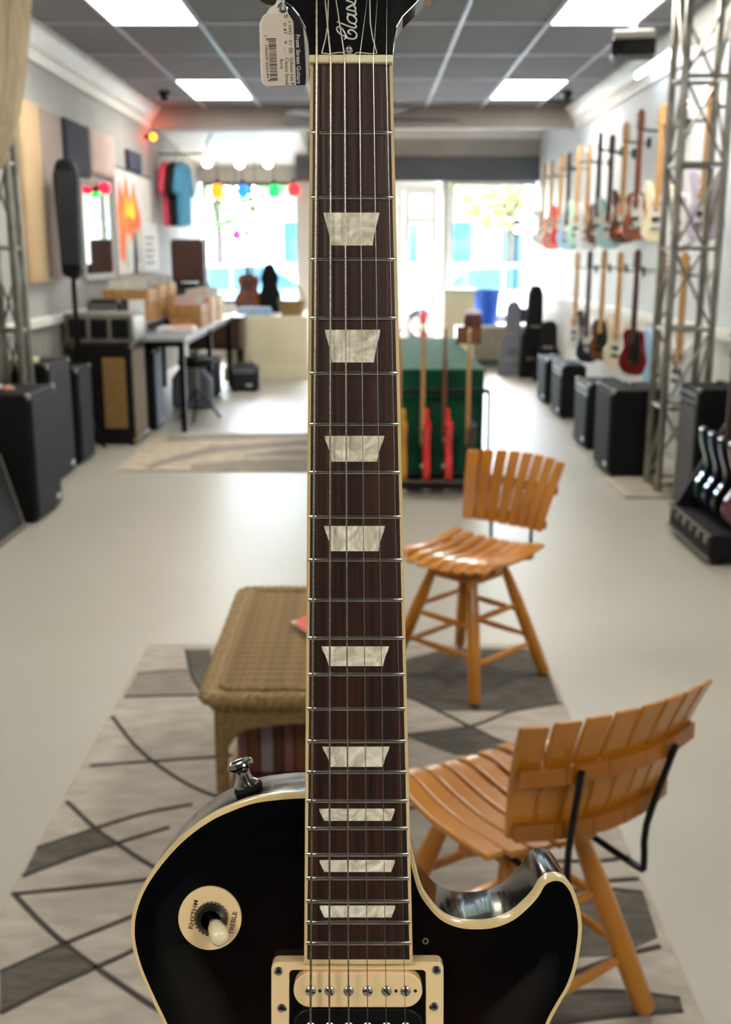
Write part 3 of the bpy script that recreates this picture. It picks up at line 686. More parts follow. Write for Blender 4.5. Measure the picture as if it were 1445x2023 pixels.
mb = MB(); y = 850; rb = random.Random(5)
while y < 1800:
    h_ = rb.choice((7, 7, 10, 16, 24)); s = (y-850)/950; long_ = y < 890 or y > 1765
    x0, x1 = (235 if long_ else 285)+s*45, 455+s*42
    mb.prism([tuple(T(*tq(*p))[:2]) for p in [(x0, y+8), (x1, y), (x1, y+h_), (x0, y+8+h_)]], .00012, .0002); y += h_+rb.choice((8, 10, 14, 20))
mb.build('barcode', TXT, tg, smooth=False)
MB().lathe([(.0012, .0002), (.0020, .0006), (.0028, .0002)], T(*tq(610, 170)), (0, 0, 1), 16).build('eyelet', CHROME, tg)
MB().tube(smooth_open([T(*tq(610, 170), TG+.001), T(*tq(620, 60), TG+.002), T(*tq(640, -200), TG-.004), T(*tq(560, -500), TG-.02)], 4), .0006, 6).build('string_loop', mat('clear_tag_string', '#d7dbe6', .2), tg)
ORD = ['first', 'second', 'third', 'fourth', 'fifth', 'sixth', 'seventh', 'eighth', 'ninth', 'tenth', 'eleventh', 'twelfth', 'thirteenth']
# ================================================================== rugs
RUG = mat('rug_pile_taupe', '#b0a79c', .95, c2='#9b9287', scale=9, stretch=(1, 2.5, 1), bump=.3, detail=8)
RUGD = mat('rug_pile_charcoal', '#5d5850', .95, c2='#4a463f', scale=14, stretch=(1, 3, 1), bump=.3, detail=8)
RUGM = mat('rug_pile_grey', '#8d8478', .95, c2='#7b7268', scale=14, stretch=(1, 3, 1), bump=.3, detail=8)
RUGL = mat('rug_pile_line', '#3f3b35', .95, scale=20, bump=.3)
def rug_piece(nm, P, m, par, z=.0125, th=.0035, clip=None):
    q = [atz(x, y, z+.002)-par.location for x, y in P]
    if clip: q = [Vector((min(max(p.x, clip[0]), clip[1]), min(max(p.y, clip[2]), clip[3]), 0)) for p in q]
    return MB().prism([(p.x, p.y) for p in q], z-th, z+.002).build(nm, m, par, smooth=False)
def rug_line(P, par, wd=.011, clip=None):
    q = smooth_open([atz(x, y, .0145)-par.location for x, y in P], 6); mb = MB(); V = []
    if clip: q = [Vector((min(max(p.x, clip[0]), clip[1]), min(max(p.y, clip[2]), clip[3]), p.z)) for p in q]
    for i, p in enumerate(q):
        t = (q[min(i+1, len(q)-1)]-q[max(i-1, 0)]); t.z = 0; t.normalize(); s = Vector((-t.y, t.x, 0))*wd/2
        V += [(p.x-s.x, p.y-s.y, .010), (p.x+s.x, p.y+s.y, .010), (p.x+s.x, p.y+s.y, .0155), (p.x-s.x, p.y-s.y, .0155)]
    m = len(q); mb.add(V, [(i*4+j, i*4+(j+1) % 4, (i+1)*4+(j+1) % 4, (i+1)*4+j) for i in range(m-1) for j in range(4)]+[(0, 1, 2, 3), tuple(range(4*m-4, 4*m))[::-1]])
    return mb.build('pattern_line', RUGL, par, smooth=False)
fl, rt = atz(300, 1278), atz(1125, 1420)
nx0, nx1, ny1, ny0 = (fl.x+atz(20, 1760).x)/2, rt.x, fl.y, 1.35
r1_ = thing('area_rug', 'taupe and charcoal rug with arcing lines under the wicker table and slatted chairs', 'rug', ((nx0+nx1)/2, (ny0+ny1)/2, 0))
W2, L2 = (nx1-nx0)/2, (ny1-ny0)/2; CL = (-W2+.004, W2-.004, -L2+.004, L2-.004)
MB().span(-W2, W2, -L2, L2, .001, .012).build('pile', RUG, r1_, smooth=False, bevel=.003)
MB().span(-W2-.006, W2+.006, -L2-.006, L2+.006, 0, .006).build('edge_binding', mat('rug_edge', '#b9ab98', .9), r1_, smooth=False)
for P in ([(222,1415),(270,1475),(340,1530),(420,1570),(520,1590)], [(132,1582),(190,1637),(235,1668),(300,1710),(400,1760)], [(178,1512),(300,1503),(440,1493),(560,1480)],
          [(72,1675),(200,1632),(290,1605),(380,1588)], [(45,1730),(150,1690),(230,1665),(335,1633)], [(28,1765),(150,1753),(280,1738),(420,1715)],
          [(26,1763),(80,1820),(130,1865),(190,1910),(300,1985),(360,2015)], [(0,1920),(130,1862),(260,1810),(360,1770)], [(0,2000),(100,1950),(190,1910),(265,1875),(380,1810)],
          [(245,1376),(390,1372),(450,1372)], [(272,1330),(330,1325),(372,1324)], [(368,1283),(378,1330),(395,1362),(420,1395)],
          [(700,1340),(805,1375),(870,1405),(930,1435),(1010,1470),(1100,1480)], [(800,1452),(930,1434),(1010,1405),(1110,1388)], [(810,1520),(900,1512),(1000,1490),(1130,1470)],
          [(1100,1745),(1180,1740),(1262,1735)], [(1110,1930),(1220,1890),(1305,1868)], [(1080,1700),(1180,1700),(1245,1692)], [(1090,1960),(1220,1958),(1345,1972)], [(1000,2040),(1180,2010),(1350,1995)], [(1080,1765),(1180,1755),(1270,1762)], [(700,1600),(900,1590),(1180,1560)]):
    rug_line(P, r1_, clip=CL)
for P, m in (([(72,1675),(200,1632),(190,1637),(235,1668),(150,1690),(45,1730)], RUGD), ([(0,1920),(130,1865),(190,1910),(100,1950),(0,2000)], RUGD), ([(272,1330),(372,1324),(390,1372),(245,1376)], RUGM),
             ([(368,1283),(416,1283),(425,1360),(395,1362),(378,1330)], RUGD), ([(700,1330),(880,1282),(1045,1282),(1085,1330),(1105,1388),(1010,1405),(870,1402),(805,1372)], RUGD),
             ([(800,1452),(930,1434),(1010,1470),(1090,1480),(1000,1492),(900,1490)], RUGD), ([(1130,1765),(1272,1762),(1300,1850),(1225,1885),(1120,1890)], RUGD), ([(1090,1962),(1220,1960),(1345,1974),(1350,1995),(1180,2010),(1050,2020)], RUGD)):
    rug_piece('dark_patch' if m is RUGD else 'grey_patch', P, m, r1_, clip=CL)
a, c = atz(235, 932), atz(310, 858)
r2_ = thing('area_rug', 'pale rug with wavy grey bands on the floor before the window platform', 'rug', ((a.x+.15)/2-.02, (a.y+c.y)/2, 0))
W2, L2 = (.15-a.x)/2, (c.y-a.y)/2; CL = (-W2+.004, W2-.004, -L2+.004, L2-.004)
MB().span(-W2, W2, -L2, L2, 0, .012).build('pile', mat('rug_pile_beige', '#b7aa95', .95, c2='#a39680', scale=9, bump=.3), r2_, smooth=False, bevel=.003)
for P in ([(375,918),(480,908),(620,905),(700,915),(700,928),(560,926),(380,926)], [(285,922),(330,905),(420,882),(620,868),(720,870),(720,878),(600,878),(430,892),(330,915),(300,925)], [(330,862),(420,858),(640,846),(720,848),(720,856),(560,862),(420,868),(335,872)], [(480,900),(560,888),(720,890),(720,900),(600,900)]):
    rug_piece('grey_band', P, RUGM, r2_, clip=CL)

# ================================================================== slatted chairs
HONEY = mat('honey_maple', '#c47f1b', .3, c2='#a66511', scale=4, stretch=(1, 1, 1), coat=.35, detail=6)
HONEYD = mat('honey_maple_rail', '#a9660f', .35, c2='#8f520d', scale=5, coat=.2)
def make_chair(label, loc, rz, seat_rz):
    t = thing('slatted_chair', label, 'chair', loc, 0, 'slatted swivel chairs')
    z = .46; Wd, Dp, NS = .40, .40, 8
    Q = Matrix.Rotation(seat_rz, 4, 'Z')
    def tr(p): return Q @ Vector(p)
    # seat slats run front (-y) to back (+y); dished both ways
    def prof(v): return .012*math.cos(v*math.pi)*-1*(-1)+(.0 if v > -.75 else -(-.75-v)**2*.35)
    for i in range(NS):
        u0, u1 = -1+2*i/NS+.025, -1+2*(i+1)/NS-.025; V = []; K = 14
        for k in range(K+1):
            v = -1+2*k/K; zz = z-.016*math.cos(v*math.pi*.55)-(.05*(max(0, -v-.55))**2*2.2)
            nar = 1-.10*max(0, abs(v)-.8)/.2*.4; wid = (1-.04*(v < 0)*abs(v))
            for u, dz in ((u0, 0), (u1, 0), (u1, -.013), (u0, -.013)):
                um = (u0+u1)/2; uu = um+(u-um)*nar
                V.append(tr((uu*Wd/2*wid, v*Dp/2*(1-.05*abs(um)), zz+.022*um*um+dz)))
        MB().add(V, [(k*4+j, (k+1)*4+j, (k+1)*4+(j+1) % 4, k*4+(j+1) % 4) for k in range(K) for j in range(4)]+[(0, 1, 2, 3), tuple(range(4*K, 4*K+4))[::-1]]).build('seat_slat', HONEY, t, bevel=.004, ang=30)
    for v in (-.55, .55):
        pts = [tr((u*Wd/2*.94, v*Dp/2, z-.016*math.cos(v*math.pi*.55)+.022*u*u-.024)) for u in (-1, -.5, 0, .5, 1)]
        mb = MB()
        for p, q in zip(pts, pts[1:]): mb.bar(p, q, .03, .022)
        mb.build('seat_rail', HONEYD, t, smooth=False)
    # backrest: upright slats, fanned and dished, on two black rods
    zb0, zb1 = .503, .768
    def bp(u, s):                                   # u across -1..1, s up 0..1
        half = .168+.046*s; y = Dp/2+.042+.055*s+.03*s*s-.045*u*u
        return Vector((u*half, y, zb0+(zb1-zb0)*s))
    for i in range(NS):
        u0, u1 = -1+2*i/NS+.010, -1+2*(i+1)/NS-.010; um = (u0+u1)/2; V = []; K = 8; e0, e1 = .0+.04*abs(um), 1-.05*um*um
        for k in range(K+1):
            s = e0+(e1-e0)*k/K; g = 1-.22*max(0, s-.5)
            p0, p1 = bp(um+(u0-um)*g, s), bp(um+(u1-um)*g, s); b2 = Vector((0, .012, 0))
            V += [tr(p0), tr(p1), tr(p1+b2), tr(p0+b2)]
        MB().add(V, [(k*4+j, (k+1)*4+j, (k+1)*4+(j+1) % 4, k*4+(j+1) % 4) for k in range(K) for j in range(4)]+[(0, 1, 2, 3), tuple(range(4*K, 4*K+4))[::-1]]).build('back_slat', HONEY, t, bevel=.004, ang=30)
    for s in (.12, .58):
        mb = MB(); pts = [tr(bp(u, s)+Vector((0, .021, 0))) for u in (-.97, -.6, -.2, .2, .6, .97)]
        for p, q in zip(pts, pts[1:]): mb.bar(p, q, .017, .03)
        mb.build('back_rail', HONEYD, t, smooth=False)
    for sx in (-1, 1):
        u = sx*.52; pa = bp(u, .62)+Vector((0, .038, 0)); pb = bp(u, 0)+Vector((0, .045, 0))
        pts = [pa, pb, Vector((pb.x, pb.y+.0, z-.035)), Vector((pb.x, pb.y-.02, z-.05)), Vector((sx*.09, Dp*.22, z-.055))]
        MB().tube([tr(p) for p in smooth_open(pts, 3)], .0065, 8).build('back_rod', BLACKM, t)
    MB().cyl((0, 0, z-.066), (0, 0, z-.044), .08, n=24).build('swivel_plate', BLACKM, t)
    P0 = Matrix.Rotation(rz, 4, 'Z'); legs = []
    MB().box((0, 0, z-.078), (.19, .19, .024), P0.to_3x3()).build('seat_base', HONEYD, t, smooth=False, bevel=.006)
    for k in range(4):
        a = rz+R(45)+k*math.pi/2; dr = Vector((math.cos(a), math.sin(a), 0)); p1 = dr*.125+Vector((0, 0, z-.062)); p0 = dr*.282
        ax = p1-p0; Lg = ax.length
        MB().lathe([(0, 0), (.017, 0), (.022, .02*Lg), (.0235, .35*Lg), (.022, .7*Lg), (.016, .95*Lg), (.014, Lg), (0, Lg)], p0, ax, 14).build('leg', HONEY, t); legs.append((p0, p1))
    for k in range(4):
        for h in ((.30, .66) if k % 2 == 0 else (.36, .60)):
            A, B = legs[k], legs[(k+1) % 4]; p, q = A[0].lerp(A[1], h), B[0].lerp(B[1], h); m_ = (p+q)/2
            MB().tube([p, p.lerp(m_, .5), m_, q.lerp(m_, .5), q], .009, 8, [.007, .010, .0115, .010, .007]).build('stretcher', HONEY, t)
    return t
# far chair: legs stand at floor points found in the photograph
ff, fr_, fb_ = atz(945, 1405), atz(1066, 1335), atz(902, 1284)
cc = (ff+fb_)/2; fdir = Vector((-.63, -.77)); 
make_chair('slatted wooden chair standing farther away, facing the viewer', (cc.x, cc.y, .022), R(45), math.atan2(fdir.y, fdir.x)+math.pi/2)
# near chair
nb, nf = atz(1118, 1660, .46), atz(918, 1513, .46); nc = (nb+nf)/2; nd = (nf-nb); 
make_chair('slatted wooden chair nearest the viewer, seen from behind its backrest', (nc.x, nc.y, .022), R(35), math.atan2(nd.y, nd.x)+math.pi/2)

# ================================================================== wicker table
WICK = mat('wicker_tan', '#a08455', .7, c2='#836a40', scale=90, stretch=(1, 1, 1), bump=.5)
WICKD = mat('wicker_dark_tan', '#8a6d42', .75, c2='#6f5630', scale=90, bump=.5)  # darker tan for legs, aprons, lower braid and every third strand
tz = .46; a, c = atz(402, 1372, tz), atz(482, 1160, tz)
tx0, tx1, ty0, ty1 = a.x, a.x+.47, a.y, c.y
wt = thing('wicker_table', 'tan woven wicker coffee table with a lower shelf', 'table', ((tx0+tx1)/2, (ty0+ty1)/2, .016))
hw, hl_ = (tx1-tx0)/2, (ty1-ty0)/2; tz -= .014
tp = MB().prism(rrect(-hw, hw, -hl_, hl_, .03), tz-.022, tz-.006).build('table_top', WICK, wt, bevel=.004)
nst = int((2*hl_-.09)/.0125)
sm = MB().tube([(-hw+.04, 0, 0), (0, 0, 0), (hw-.04, 0, 0)], .0062, 6).mesh('woven_strand', True)
for i in range(nst):
    o = link('woven_strand', sm, WICK if i % 3 else WICKD, tp, objmat=True); o.location = (0, -hl_+.05+i*.0125, tz-.005); o.scale = (1 if i % 2 else -1, 1, 1)
def rope(pts, r, nm, m, par, tw=2):
    mb = MB()
    for ph in (0, math.pi):
        q = []; s = 0
        for i, p in enumerate(pts):
            if i: s += (Vector(p)-Vector(pts[i-1])).length
            an = s/.022*math.pi+ph; t = (Vector(pts[min(i+1, len(pts)-1)])-Vector(pts[max(0, i-1)])).normalized(); u = t.cross(Vector((0, 0, 1))).normalized()
            q.append(Vector(p)+(u*math.cos(an)+Vector((0, 0, 1))*math.sin(an))*r*.45)
        mb.tube(q, r*.72, 6)
    return mb.build(nm, m, par)
def per(w_, l_, z, stp=.006):
    P = rrect(-w_, w_, -l_, l_, .03, 6); P.append(P[0]); out = []
    for p, q in zip(P, P[1:]):
        L = math.hypot(q[0]-p[0], q[1]-p[1]); k = max(1, int(L/stp))
        out += [(p[0]+(q[0]-p[0])*i/k, p[1]+(q[1]-p[1])*i/k, z) for i in range(k)]
    return out+[out[0]]
rope(per(hw, hl_, tz-.016), .017, 'braided_edge', WICK, tp); rope(per(hw-.035, hl_-.035, tz-.002), .007, 'inner_braid', WICK, tp)
rope(per(hw-.012, hl_-.012, tz-.04), .010, 'braided_edge', WICKD, tp)
for sx in (-1, 1):
    for sy in (-1, 1):
        MB().tube([(sx*(hw-.035), sy*(hl_-.035), 0), (sx*(hw-.035), sy*(hl_-.035), tz-.02)], .017, 10).build('leg', WICKD, wt)
        MB().tube([(sx*(hw-.05), sy*(hl_-.035), tz-.15), (sx*(hw-.12), sy*(hl_-.035), tz-.05)], .007, 8).build('corner_brace', WICKD, wt)
for sy in (-1, 1):
    P = [(-hw+.04, tz-.03)]+[(-hw+.04+(2*hw-.08)*i/10, tz-.135+.045*math.sin(math.pi*i/10)**.6) for i in range(11)]+[(hw-.04, tz-.03)]
    MB().prism(P, -.006, .006, Matrix.Translation((0, sy*(hl_-.03), 0)) @ Matrix.Rotation(math.pi/2, 4, 'X')).build('apron', WICKD, wt, smooth=False)
for sx in (-1, 1):
    P = [(-hl_+.04, tz-.03)]+[(-hl_+.04+(2*hl_-.08)*i/10, tz-.135+.045*math.sin(math.pi*i/10)**.6) for i in range(11)]+[(hl_-.04, tz-.03)]
    MB().prism(P, -.006, .006, Matrix.Translation((sx*(hw-.03), 0, 0)) @ Matrix.Rotation(math.pi/2, 4, 'Z') @ Matrix.Rotation(math.pi/2, 4, 'X')).build('apron', WICKD, wt, smooth=False)
sh = MB().span(-hw+.03, hw-.03, -hl_+.03, hl_-.03, .125, .14).build('lower_shelf', mat('shelf_red_brown', '#5a2a18', .35, c2='#431d10', scale=5, stretch=(10, 1, 1)), wt, smooth=False)
for sx in (-1, 1): MB().tube([(sx*(hw-.04), -hl_+.02, .145), (sx*(hw-.04), hl_-.02, .145)], .010, 8).build('shelf_rail', WICK, wt)
BK = [mat('book_plum', '#7b5350', .6), mat('book_rust', '#6f4327', .6), mat('book_grey', '#8b7d80', .6), mat('book_brown', '#54301f', .6)]
bx = wt.location.x-hw+.055; rb = random.Random(3); i = 0
while bx < wt.location.x+hw-.1:
    th = rb.uniform(.022, .04)
    o = MB().span(0, th, -.1, .1, 0, rb.uniform(.16, .19)).build('magazine_binder', BK[i % 4], smooth=False, bevel=.003); o.location = (bx, wt.location.y-hl_+.28, .158)
    tag(o, '%s binder, %s from the left on the wicker table shelf' % (('plum', 'rust brown', 'grey', 'dark brown')[i % 4], ORD[i]), 'binder', 'binders on the wicker table shelf'); bx += th+.003; i += 1
p = atz(603, 1262, .475)
rd = thing('folded_leaflet', 'small red and white folded leaflet lying on the wicker table', 'leaflet', (p.x+.03, p.y+.09, .478), .5)
MB().bar((-.05, 0, 0), (.05, 0, 0), .14, .004).build('page', mat('leaflet_white', '#d9d4cf', .4), rd, smooth=False)
MB().bar((-.05, -.02, .002), (.05, -.02, .042), .14, .003).build('page', mat('leaflet_red', '#e3462f', .4), rd, smooth=False)
RX0 = Matrix.Rotation(math.pi/2, 4, 'X')
# ================================================================== amplifiers and speaker cabinets
def amp(name, label, x0, x1, y0, y1, h, face, z=0, panel=True, grille=GRILLE, body=BLACKV, handle=True, cat='amplifier', group=None, badge=True):
    """face: '-x', '+x' or '-y', the side that carries the grille"""
    fx_ = {'-x': -math.pi/2, '+x': math.pi/2, '-y': 0}[face]
    W, D = (y1-y0, x1-x0) if face != '-y' else (x1-x0, y1-y0)
    t = thing(name, label, cat, ((x0+x1)/2, (y0+y1)/2, z), fx_, group)
    MB().span(-W/2, W/2, -D/2+.012, D/2, .012, h).build('cabinet', body, t, smooth=False, bevel=.012)
    gt_ = h-(.10 if panel else .03)
    MB().span(-W/2+.025, W/2-.025, -D/2, -D/2+.014, .035, gt_-.01).build('grille', grille, t, smooth=False, bevel=.004)
    if panel:
        cp = MB().span(-W/2+.025, W/2-.025, -D/2+.002, -D/2+.014, gt_+.005, h-.03).build('control_panel', mat('panel_silver', '#8d9096', .4, metal=.6), t, smooth=False)
        for k in range(6): MB().cyl((-W/2+.06+k*(W-.12)/5, -D/2+.002, (gt_+h-.025)/2), (-W/2+.06+k*(W-.12)/5, -D/2-.012, (gt_+h-.025)/2), .009, n=10).build('knob', BLACKP, cp)
    if handle: MB().tube([(-.1, 0, h), (-.09, 0, h+.022), (.09, 0, h+.022), (.1, 0, h)], .008, 6).build('handle', BLACKP, t)
    for sx in (-1, 1):
        for sy in (-1, 1):
            MB().cyl((sx*(W/2-.05), sy*(D/2-.05), 0), (sx*(W/2-.05), sy*(D/2-.05), .013), .018, n=10).build('foot', BLACKP, t)
            MB().span(sx*(W/2-.014)-.014, sx*(W/2-.014)+.014, sy*(D/2-.02)-.014, sy*(D/2-.02)+.014, h-.03, h+.002).build('corner_cap', STEEL, t, smooth=False, bevel=.006)
    if badge: MB().span(W/2-.13, W/2-.06, -D/2-.004, -D/2+.002, .06, .09).build('badge', mat('badge_silver', '#c9ced2', .3, metal=.7), t, smooth=False)
    return t
def fp(x, y): return atz(x, y, 0)
# right-hand row, near corners read off the floor
A = [fp(1075, 800), fp(1105, 828), fp(1155, 890), fp(1200, 942)]
AH = [.46, .50, .52, .60]
AL = ['small black combo amplifier farthest along the right wall', 'black combo amplifier second in the row along the right wall',
      'black amplifier with a pale badge third in the row along the right wall', 'tall black speaker cabinet beside the right truss base']
for k, p in enumerate(A):
    ny = (A[k-1].y if k else p.y+.62)
    amp('guitar_amplifier', AL[k], p.x, min(p.x+.40, 2.04), p.y, min(p.y+.5, ny-.06), AH[k], '-x', panel=k in (1, 2), group='amplifiers along the right wall')
p = fp(1332, 1003)
amp('bass_amplifier', 'large black amplifier with grey grille beside the guitar rack', p.x+.04, XR-.03, p.y-.16, p.y+.2, .74, '-x', grille=mat('grey_grille', '#5d5c5f', .8, scale=120), group='amplifiers along the right wall')
# tall dark cases by the right window
p = fp(1025, 752)
for k, (dx, dy, h, m, lb) in enumerate(((.02, .05, 1.12, BLACKV, 'tallest black instrument case standing by the right wall'), (-.2, .34, .92, mat('grey_case', '#6b6f78', .6), 'grey instrument case leaning among the black cases'), (.14, -.34, .72, BLACKV, 'low black instrument case in front of the tall case'))):
    t = thing('instrument_case', lb, 'case', (p.x+.2+dx, p.y+.3+dy, 0), R(-8*k))
    MB().prism([(-.17, 0), (.17, 0), (.15, h*.45), (.10, h*.55), (.09, h*.92), (.05, h), (-.05, h), (-.09, h*.92), (-.10, h*.55), (-.15, h*.45)], -.08, .08, Matrix.Rotation(math.pi/2, 4, 'X')).build('shell', m, t, smooth=False, bevel=.015)
    for zz in (.2, .55): MB().span(-.09 if zz < .5 else -.06, .09 if zz < .5 else .06, -.092, -.078, h*zz, h*zz+.03).build('latch', STEEL, t, smooth=False)
    MB().tube([(-.06, -.08, h*.34), (-.05, -.11, h*.34), (.05, -.11, h*.34), (.06, -.08, h*.34)], .008, 6).build('handle', BLACKP, t)
# left-hand cabinets
p = fp(78, 1035); q = fp(125, 995)
amp('speaker_cabinet', 'largest black speaker cabinet at the left edge with packets on top', XL+.05, p.x, p.y, q.y, .74, '+x', panel=False, handle=False, cat='speaker', group='speakers along the left wall')
big = (XL+.05, p.x, p.y)
p2 = fp(153, 928)
amp('speaker_cabinet', 'narrow black speaker with blue sheen behind the largest left cabinet', XL+.03, p2.x, 6.86, p2.y, .80, '+x', panel=False, handle=False, cat='speaker', group='speakers along the left wall')
p3 = fp(155, 923)
amp('speaker_cabinet', 'plain black subwoofer between the tall stand speaker and the gold-grilled cabinet', XL+.03, p3.x+.02, p3.y+.06, p3.y+.46, .70, '+x', panel=False, handle=False, cat='speaker', group='speakers along the left wall', badge=False)
# wedge monitor at the left edge
p = fp(50, 1042)
t = thing('floor_monitor', 'wedge floor monitor with grey edges cut by the left picture edge', 'speaker', (p.x, p.y, 0))
MB().prism([(0, 0), (-.48, 0), (-.48, .28), (-.30, .44), (-.11, .42)], 0, .56, RX0).build('cabinet', BLACKV, t, smooth=False, bevel=.01)
GE = mat('worn_grey_edge', '#6f6a61', .5)
for yy in (-.015, -.545): MB().bar((0, yy, .005), (-.112, yy, .425), .028, .012, (1, 0, .26)).build('metal_edge', GE, t, smooth=False)
MB().bar((.002, -.03, .015), (.002, -.53, .015), .012, .03).build('metal_edge', GE, t, smooth=False)
MB().bar((-.111, -.03, .425), (-.111, -.53, .425), .03, .012).build('metal_edge', GE, t, smooth=False)
MB().bar((-.006, -.28, .05), (-.10, -.28, .40), .48, .008, (1, 0, .26)).build('grille', GRILLE, t, smooth=False)
PK = [mat('packet_pink', '#e0a58c', .6), mat('packet_white', '#e6ddd8', .6), mat('packet_salmon', '#d98a68', .6)]
for k in range(6):
    o = MB().ball((0, 0, .016), .03, (1.2, .9, .55), 8).build('crumpled_packet', PK[k % 3]); rb = random.Random(k)
    for v in o.data.vertices: v.co += Vector((rb.uniform(-.006, .006), rb.uniform(-.006, .006), 0 if v.co.z < .004 else rb.uniform(-.003, .003)))
    o.location = (big[1]-.16-.085*k, big[2]+.12+.06*(k % 3), .742)
    tag(o, '%s crumpled packet on the largest left speaker, %s from its front' % (('pink', 'white', 'salmon')[k % 3], ORD[k]), 'packet', 'packets on the left speaker')
o = MB().span(-.09, .09, -.06, .06, 0, .03).build('paper_box', mat('pale_yellow_card', '#d9cf9b', .6), smooth=False, bevel=.004); o.location = (p2.x-.2, 7.0, .802)
tag(o, 'flat pale yellow box lying on the narrow left speaker', 'box')
# rotary organ cabinet with gold front and tan side
p = fp(268, 880)
oc = thing('organ_speaker', 'black organ speaker cabinet with a gold strip and tan cloth side', 'speaker', (p.x-.22, p.y+.24, 0))
MB().span(-.24, .22, -.24, .26, .03, .80).build('cabinet', BLACKV, oc, smooth=False, bevel=.01)
MB().span(-.01, .17, -.252, -.238, .14, .70).build('grille_cloth', GOLDCLOTH, oc, smooth=False, bevel=.006, label='gold grille cloth')
MB().span(.215, .231, -.21, .23, .07, .75).build('grille_cloth', TANCLOTH, oc, smooth=False, bevel=.006, label='tan grille cloth')
MB().span(.217, .234, -.22, .24, .035, .065).build('metal_edge', STEEL, oc, smooth=False)
for sx, sy in ((-.24, -.24), (.22, -.24), (.22, .26), (-.24, .26)):
    MB().cyl((sx*.85, sy*.85, 0), (sx*.85, sy*.85, .032), .025, n=10).build('caster', BLACKP, oc)
    for z in (.045, .785): MB().box((sx, sy, z), (.03, .03, .03)).build('corner_cap', mat('brass_corner', '#a98a4a', .35, metal=1), oc, smooth=False, bevel=.008)
rk = thing('mixer_rack', 'silver-edged equipment rack lying on the gold-fronted organ cabinet', 'rack', (p.x-.22, p.y+.26, .80))
MB().span(-.30, .24, -.22, .24, .01, .24).build('case', mat('grey_rack', '#7d7a73', .5, metal=.3), rk, smooth=False, bevel=.01)
for k in range(3): MB().span(-.26+k*.165, -.125+k*.165, -.232, -.218, .05, .2).build('module', BLACKP, rk, smooth=False, bevel=.004)
for sx in (-.29, .23): MB().span(sx-.012, sx+.012, -.235, -.21, 0, .24).build('rail', STEEL, rk, smooth=False)
MB().span(.236, .246, -.2, .22, .03, .21).build('side_plate', STEEL, rk, smooth=False)
for k in range(2): MB().span(-.22, -.16, -.2+.3*k, -.14+.3*k, 0, .012).span(.12, .18, -.2+.3*k, -.14+.3*k, 0, .012).build('foot', BLACKP, rk, smooth=False)
o = amp('speaker_cabinet', 'blue-grey faced speaker standing behind the organ cabinet under the bench', p.x-.28, p.x+.05, 9.08, 9.4, .70, '+x', panel=False, handle=False, cat='speaker', group='speakers along the left wall', grille=mat('blue_grey_grille', '#7a8496', .6, scale=120))
ks = thing('keyboard', 'small keyboard with pinkish keys on the near end of the bench', 'keyboard', (p.x+.1, p.y+.9, .82), R(4))

# ================================================================== bench with crates
BENCHM = mat('bench_grey', '#9aa0a6', .35, c2='#8b9197', scale=3)
by0, by1, bx1, bz = 8.95, 12.3, -1.5, .82
bn = thing('work_bench', 'long grey-topped bench along the left wall carrying record crates', 'bench', ((XL+bx1)/2+.02, (by0+by1)/2, 0))
bw, bl2 = (bx1-XL)/2-.03, (by1-by0)/2
MB().span(-bw, bw, -bl2, bl2, bz-.04, bz).build('table_top', BENCHM, bn, smooth=False, bevel=.006)
for sx in (-1, 1):
    for sy in (-1, 0, 1): MB().span(sx*(bw-.05)-.025, sx*(bw-.05)+.025, sy*(bl2-.08)-.025, sy*(bl2-.08)+.025, 0, bz-.04).build('leg', BLACKM, bn, smooth=False)
MB().span(-bw+.05, bw-.05, -bl2+.05, bl2-.05, bz-.09, bz-.045).build('frame', BLACKM, bn, smooth=False)
ks.location = (-1.67, by0+.5, bz)
MB().span(-.16, .16, -.2, .2, 0, .05).build('body', mat('keyboard_white', '#cfccca', .4), ks, smooth=False, bevel=.008)
for k in range(14): MB().span(.0, .15, -.19+k*.027, -.167+k*.027, .05, .058).build('key', mat('key_pinkish', '#d9a79c', .4), ks, smooth=False)
PINE = mat('pine_crate', '#b98a50', .6, c2='#a0723c', scale=5, stretch=(6, 6, 1.5))
PINEL = mat('pale_crate', '#d6b48c', .6, c2='#c7a277', scale=5, stretch=(6, 6, 1.5))
SLV = [mat('sleeve_cream', '#d9d5c4', .6), mat('sleeve_mint', '#c9dcd2', .6), mat('sleeve_blue', '#bcd0e0', .6), mat('sleeve_grey', '#a7a9a5', .6), mat('sleeve_rose', '#d8bdb4', .6)]
